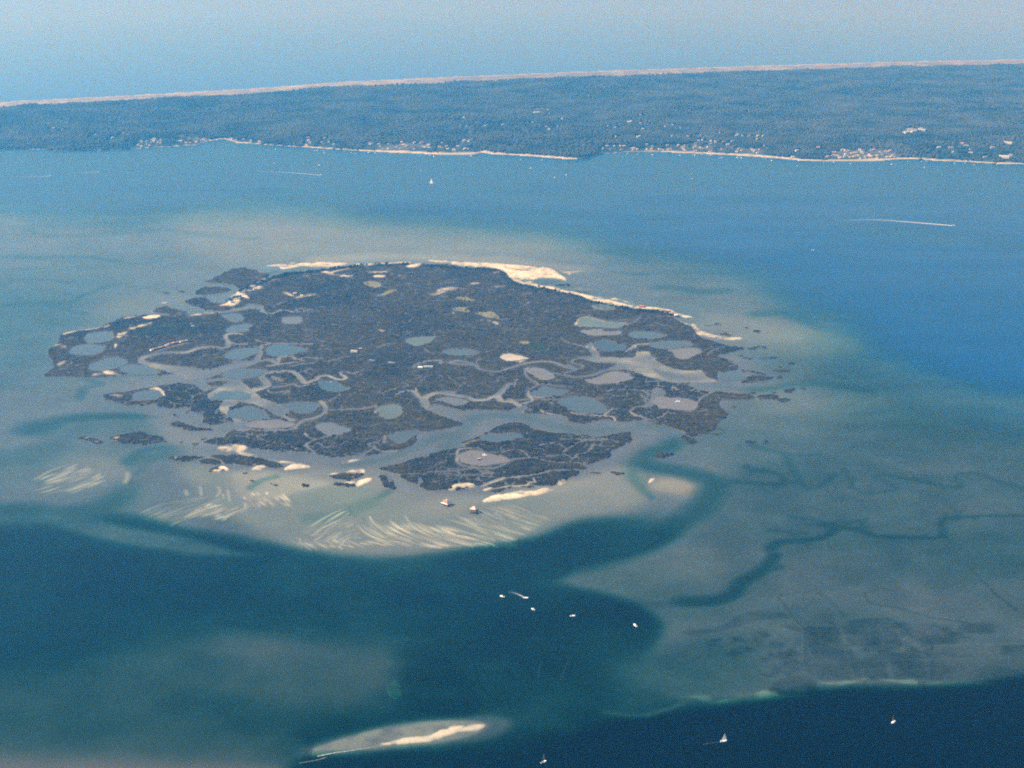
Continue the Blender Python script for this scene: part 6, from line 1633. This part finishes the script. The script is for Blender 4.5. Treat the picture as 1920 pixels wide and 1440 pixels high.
# small boats moored along the far shore
bh = hull_mesh(7, 2.6, 1.1).mesh('hull', M['white'])
bc = MB().box(-1, 1.4, -.8, .8, .7, 2.2).mesh('cabin', M['white'])
moor = random.Random(9)
MO = W('S2', [(1065, 708), (1200, 760), (1265, 745), (448, 722), (1750, 632), (1130, 660), (80, 626), (730, 638), (1010, 660)]) + W('S3', [(210, 650), (330, 650), (645, 694), (1360, 703), (1175, 685), (1345, 668), (650, 664), (1640, 688)]) + W('S1', [(1543, 680), (1795, 690), (1823, 620), (1550, 600)])
MO += [(moor.uniform(1150, 1480), 0) for _ in range(14)] + [(moor.uniform(1500, 1900), 0) for _ in range(8)] + [(moor.uniform(560, 900), 0) for _ in range(8)]
for k, (px, py) in enumerate(MO):
    if py == 0:
        py = float(np.interp(px, SHX, SHY)) + moor.uniform(1.2, 5)
    x, y, z = spot(px, py, False)
    o = empty('moored_boat', (x, y, 0), moor.uniform(-1, 1), 'tiny white boat moored close off the far wooded shore', 'boat', 'boats moored off the far shore')
    link_mesh('hull', bh, o)
    link_mesh('cabin', bc, o)

# boats lying in the marsh ponds, and hides
def stranded(px, py, rz, L, label):
    o = motorboat(px, py, rz, L, label, group='boats lying in the marsh')
    o.location.z = 0.47
    return o


stranded(1270, 754.5, math.radians(5), 11, 'white boat lying in the muddy pond at the right end of the island')
stranded(908.5, 854.5, math.radians(-12), 9, 'white boat lying in the round muddy pond of the front delta')
stranded(620, 699+18, math.radians(0), 3.5, 'tiny dinghy on the blue pond in the left middle of the marsh')

# ------------------------------------------------------------------ foam: wakes, surf
fm_, nt, pr, out = mat('foam')
pr.inputs['Base Color'].default_value = (0.8, 0.82, 0.82, 1)
pr.inputs['Roughness'].default_value = 0.9
fa = N(nt, 'ShaderNodeAttribute', attribute_name='foam')
al = math_(nt, 'MULTIPLY', fa.outputs['Fac'], noise(nt, 0.35, 3, .7, .25, .7))
tr_ = N(nt, 'ShaderNodeBsdfTransparent')
mx = N(nt, 'ShaderNodeMixShader')
nt.links.new(al, mx.inputs[0])
nt.links.new(tr_.outputs[0], mx.inputs[1])
nt.links.new(pr.outputs[0], mx.inputs[2])
nt.links.new(mx.outputs[0], out.inputs['Surface'])


def foam(pts, w0, w1, a0, a1, label, cat='wake', name='wake'):
    """A band of foam on the water from (start, wide and old) to (end, the boat)."""
    p = smooth(pts, False, 8)
    x, y = ground_xy(p[:, 0], p[:, 1])
    n = len(x)
    tx, ty = np.gradient(x), np.gradient(y)
    l = np.hypot(tx, ty) + 1e-9
    nx, ny = -ty / l, tx / l
    t = np.linspace(0, 1, n)
    w = w0 + (w1 - w0) * t
    vs, fv = [], []
    for i in range(n):
        for k, e in ((-1, 0), (-.35, 1), (.35, 1), (1, 0)):
            vs.append((x[i] + nx[i] * w[i] / 2 * k, y[i] + ny[i] * w[i] / 2 * k, 0.06))
            fv.append(e * (a0 + (a1 - a0) * t[i] ** 1.5))
    fs = [(i * 4 + j, i * 4 + j + 1, i * 4 + j + 5, i * 4 + j + 4) for i in range(n - 1) for j in range(3)]
    me = bpy.data.meshes.new(name)
    me.from_pydata(vs, [], fs)
    a = me.attributes.new('foam', 'FLOAT', 'POINT')
    a.data.foreach_set('value', np.array(fv, np.float32))
    me.materials.append(fm_)
    o = link_mesh(name, me)
    o['kind'] = 'stuff'
    o['label'] = label
    return o


foam([(1560, 414), (1640, 412), (1700, 416), (1750, 420), (1788, 423)], 26, 6, 0.0, 1.6, 'long white wake of the fast motorboat on the deep channel')
foam([(480, 321), (530, 323), (570, 325.5), (600, 328.5)], 12, 6, 0.1, 1.0, 'thin wake below the far left inlet')
foam([(20, 331), (60, 331), (93, 330)], 12, 6, 0.0, 0.7, 'faint wake, leftmost on the far channel')
foam([(130, 324), (160, 323.5), (183, 323)], 12, 6, 0.0, 0.7, 'faint wake, second from the left on the far channel')
foam([(950, 1108), (965, 1112), (975, 1116), (984, 1121)], 8, 3, 0.0, 0.8, 'short foaming wake of the boat in the front channel')
foam([(1318, 1396), (1330, 1393.5), (1345, 1392), (1352, 1391)], 3, 1.5, 0.05, 0.05, 'faint wake behind the boat under full sail')
foam([(595, 1418), (625, 1412), (650, 1408.5), (690, 1402), (720, 1397)], 2.4, 1.4, .6, 0.08, 'white surf along the left end of the sand spit', 'surf', 'surf')
foam([(560, 1431), (590, 1426), (612, 1420)], 3, 2, 0.12, 0.25, 'broken surf left of the sand spit', 'surf', 'surf')
for pts, lb in (([(1050, 1276), (1056, 1262), (1062, 1246), (1068, 1234)], 'slanting foam streak above the bottom edge'), ([(1012, 1246), (1011, 1258), (1009, 1270)], 'foam streak on the left of the bottom group'), ([(1740, 646), (1722, 644), (1710, 642)], 'faint foam streak on the deep water at the right')):
    foam(pts, 1.8, 1.4, .03, .03, lb, 'foam', 'foam_streak')

# ------------------------------------------------------------------ the air
hz = bpy.data.materials.new('haze')
hz.use_nodes = True
t = hz.node_tree
t.nodes.clear()
pv = t.nodes.new('ShaderNodeVolumePrincipled')
oo = t.nodes.new('ShaderNodeOutputMaterial')
pv.inputs['Color'].default_value = HAZE_COLOR + (1,)
pv.inputs['Absorption Color'].default_value = (1, 1, 1, 1)
pv.inputs['Density'].default_value = HAZE_DENSITY
pv.inputs['Anisotropy'].default_value = HAZE_ANISO
t.links.new(pv.outputs[0], oo.inputs['Volume'])
me = bpy.data.meshes.new('haze')
R_, z0, z1 = 43000.0, -21.0, 1004.0
me.from_pydata([(sx_ * R_, 4000 + sy_ * R_, z) for z in (z0, z1) for sx_, sy_ in ((-1, -1), (1, -1), (1, 1), (-1, 1))], [],
               [(3, 2, 1, 0), (4, 5, 6, 7), (0, 1, 5, 4), (1, 2, 6, 5), (2, 3, 7, 6), (3, 0, 4, 7)])
me.materials.append(hz)
o = bpy.data.objects.new('haze', me)
o['kind'] = 'stuff'
COL.objects.link(o)
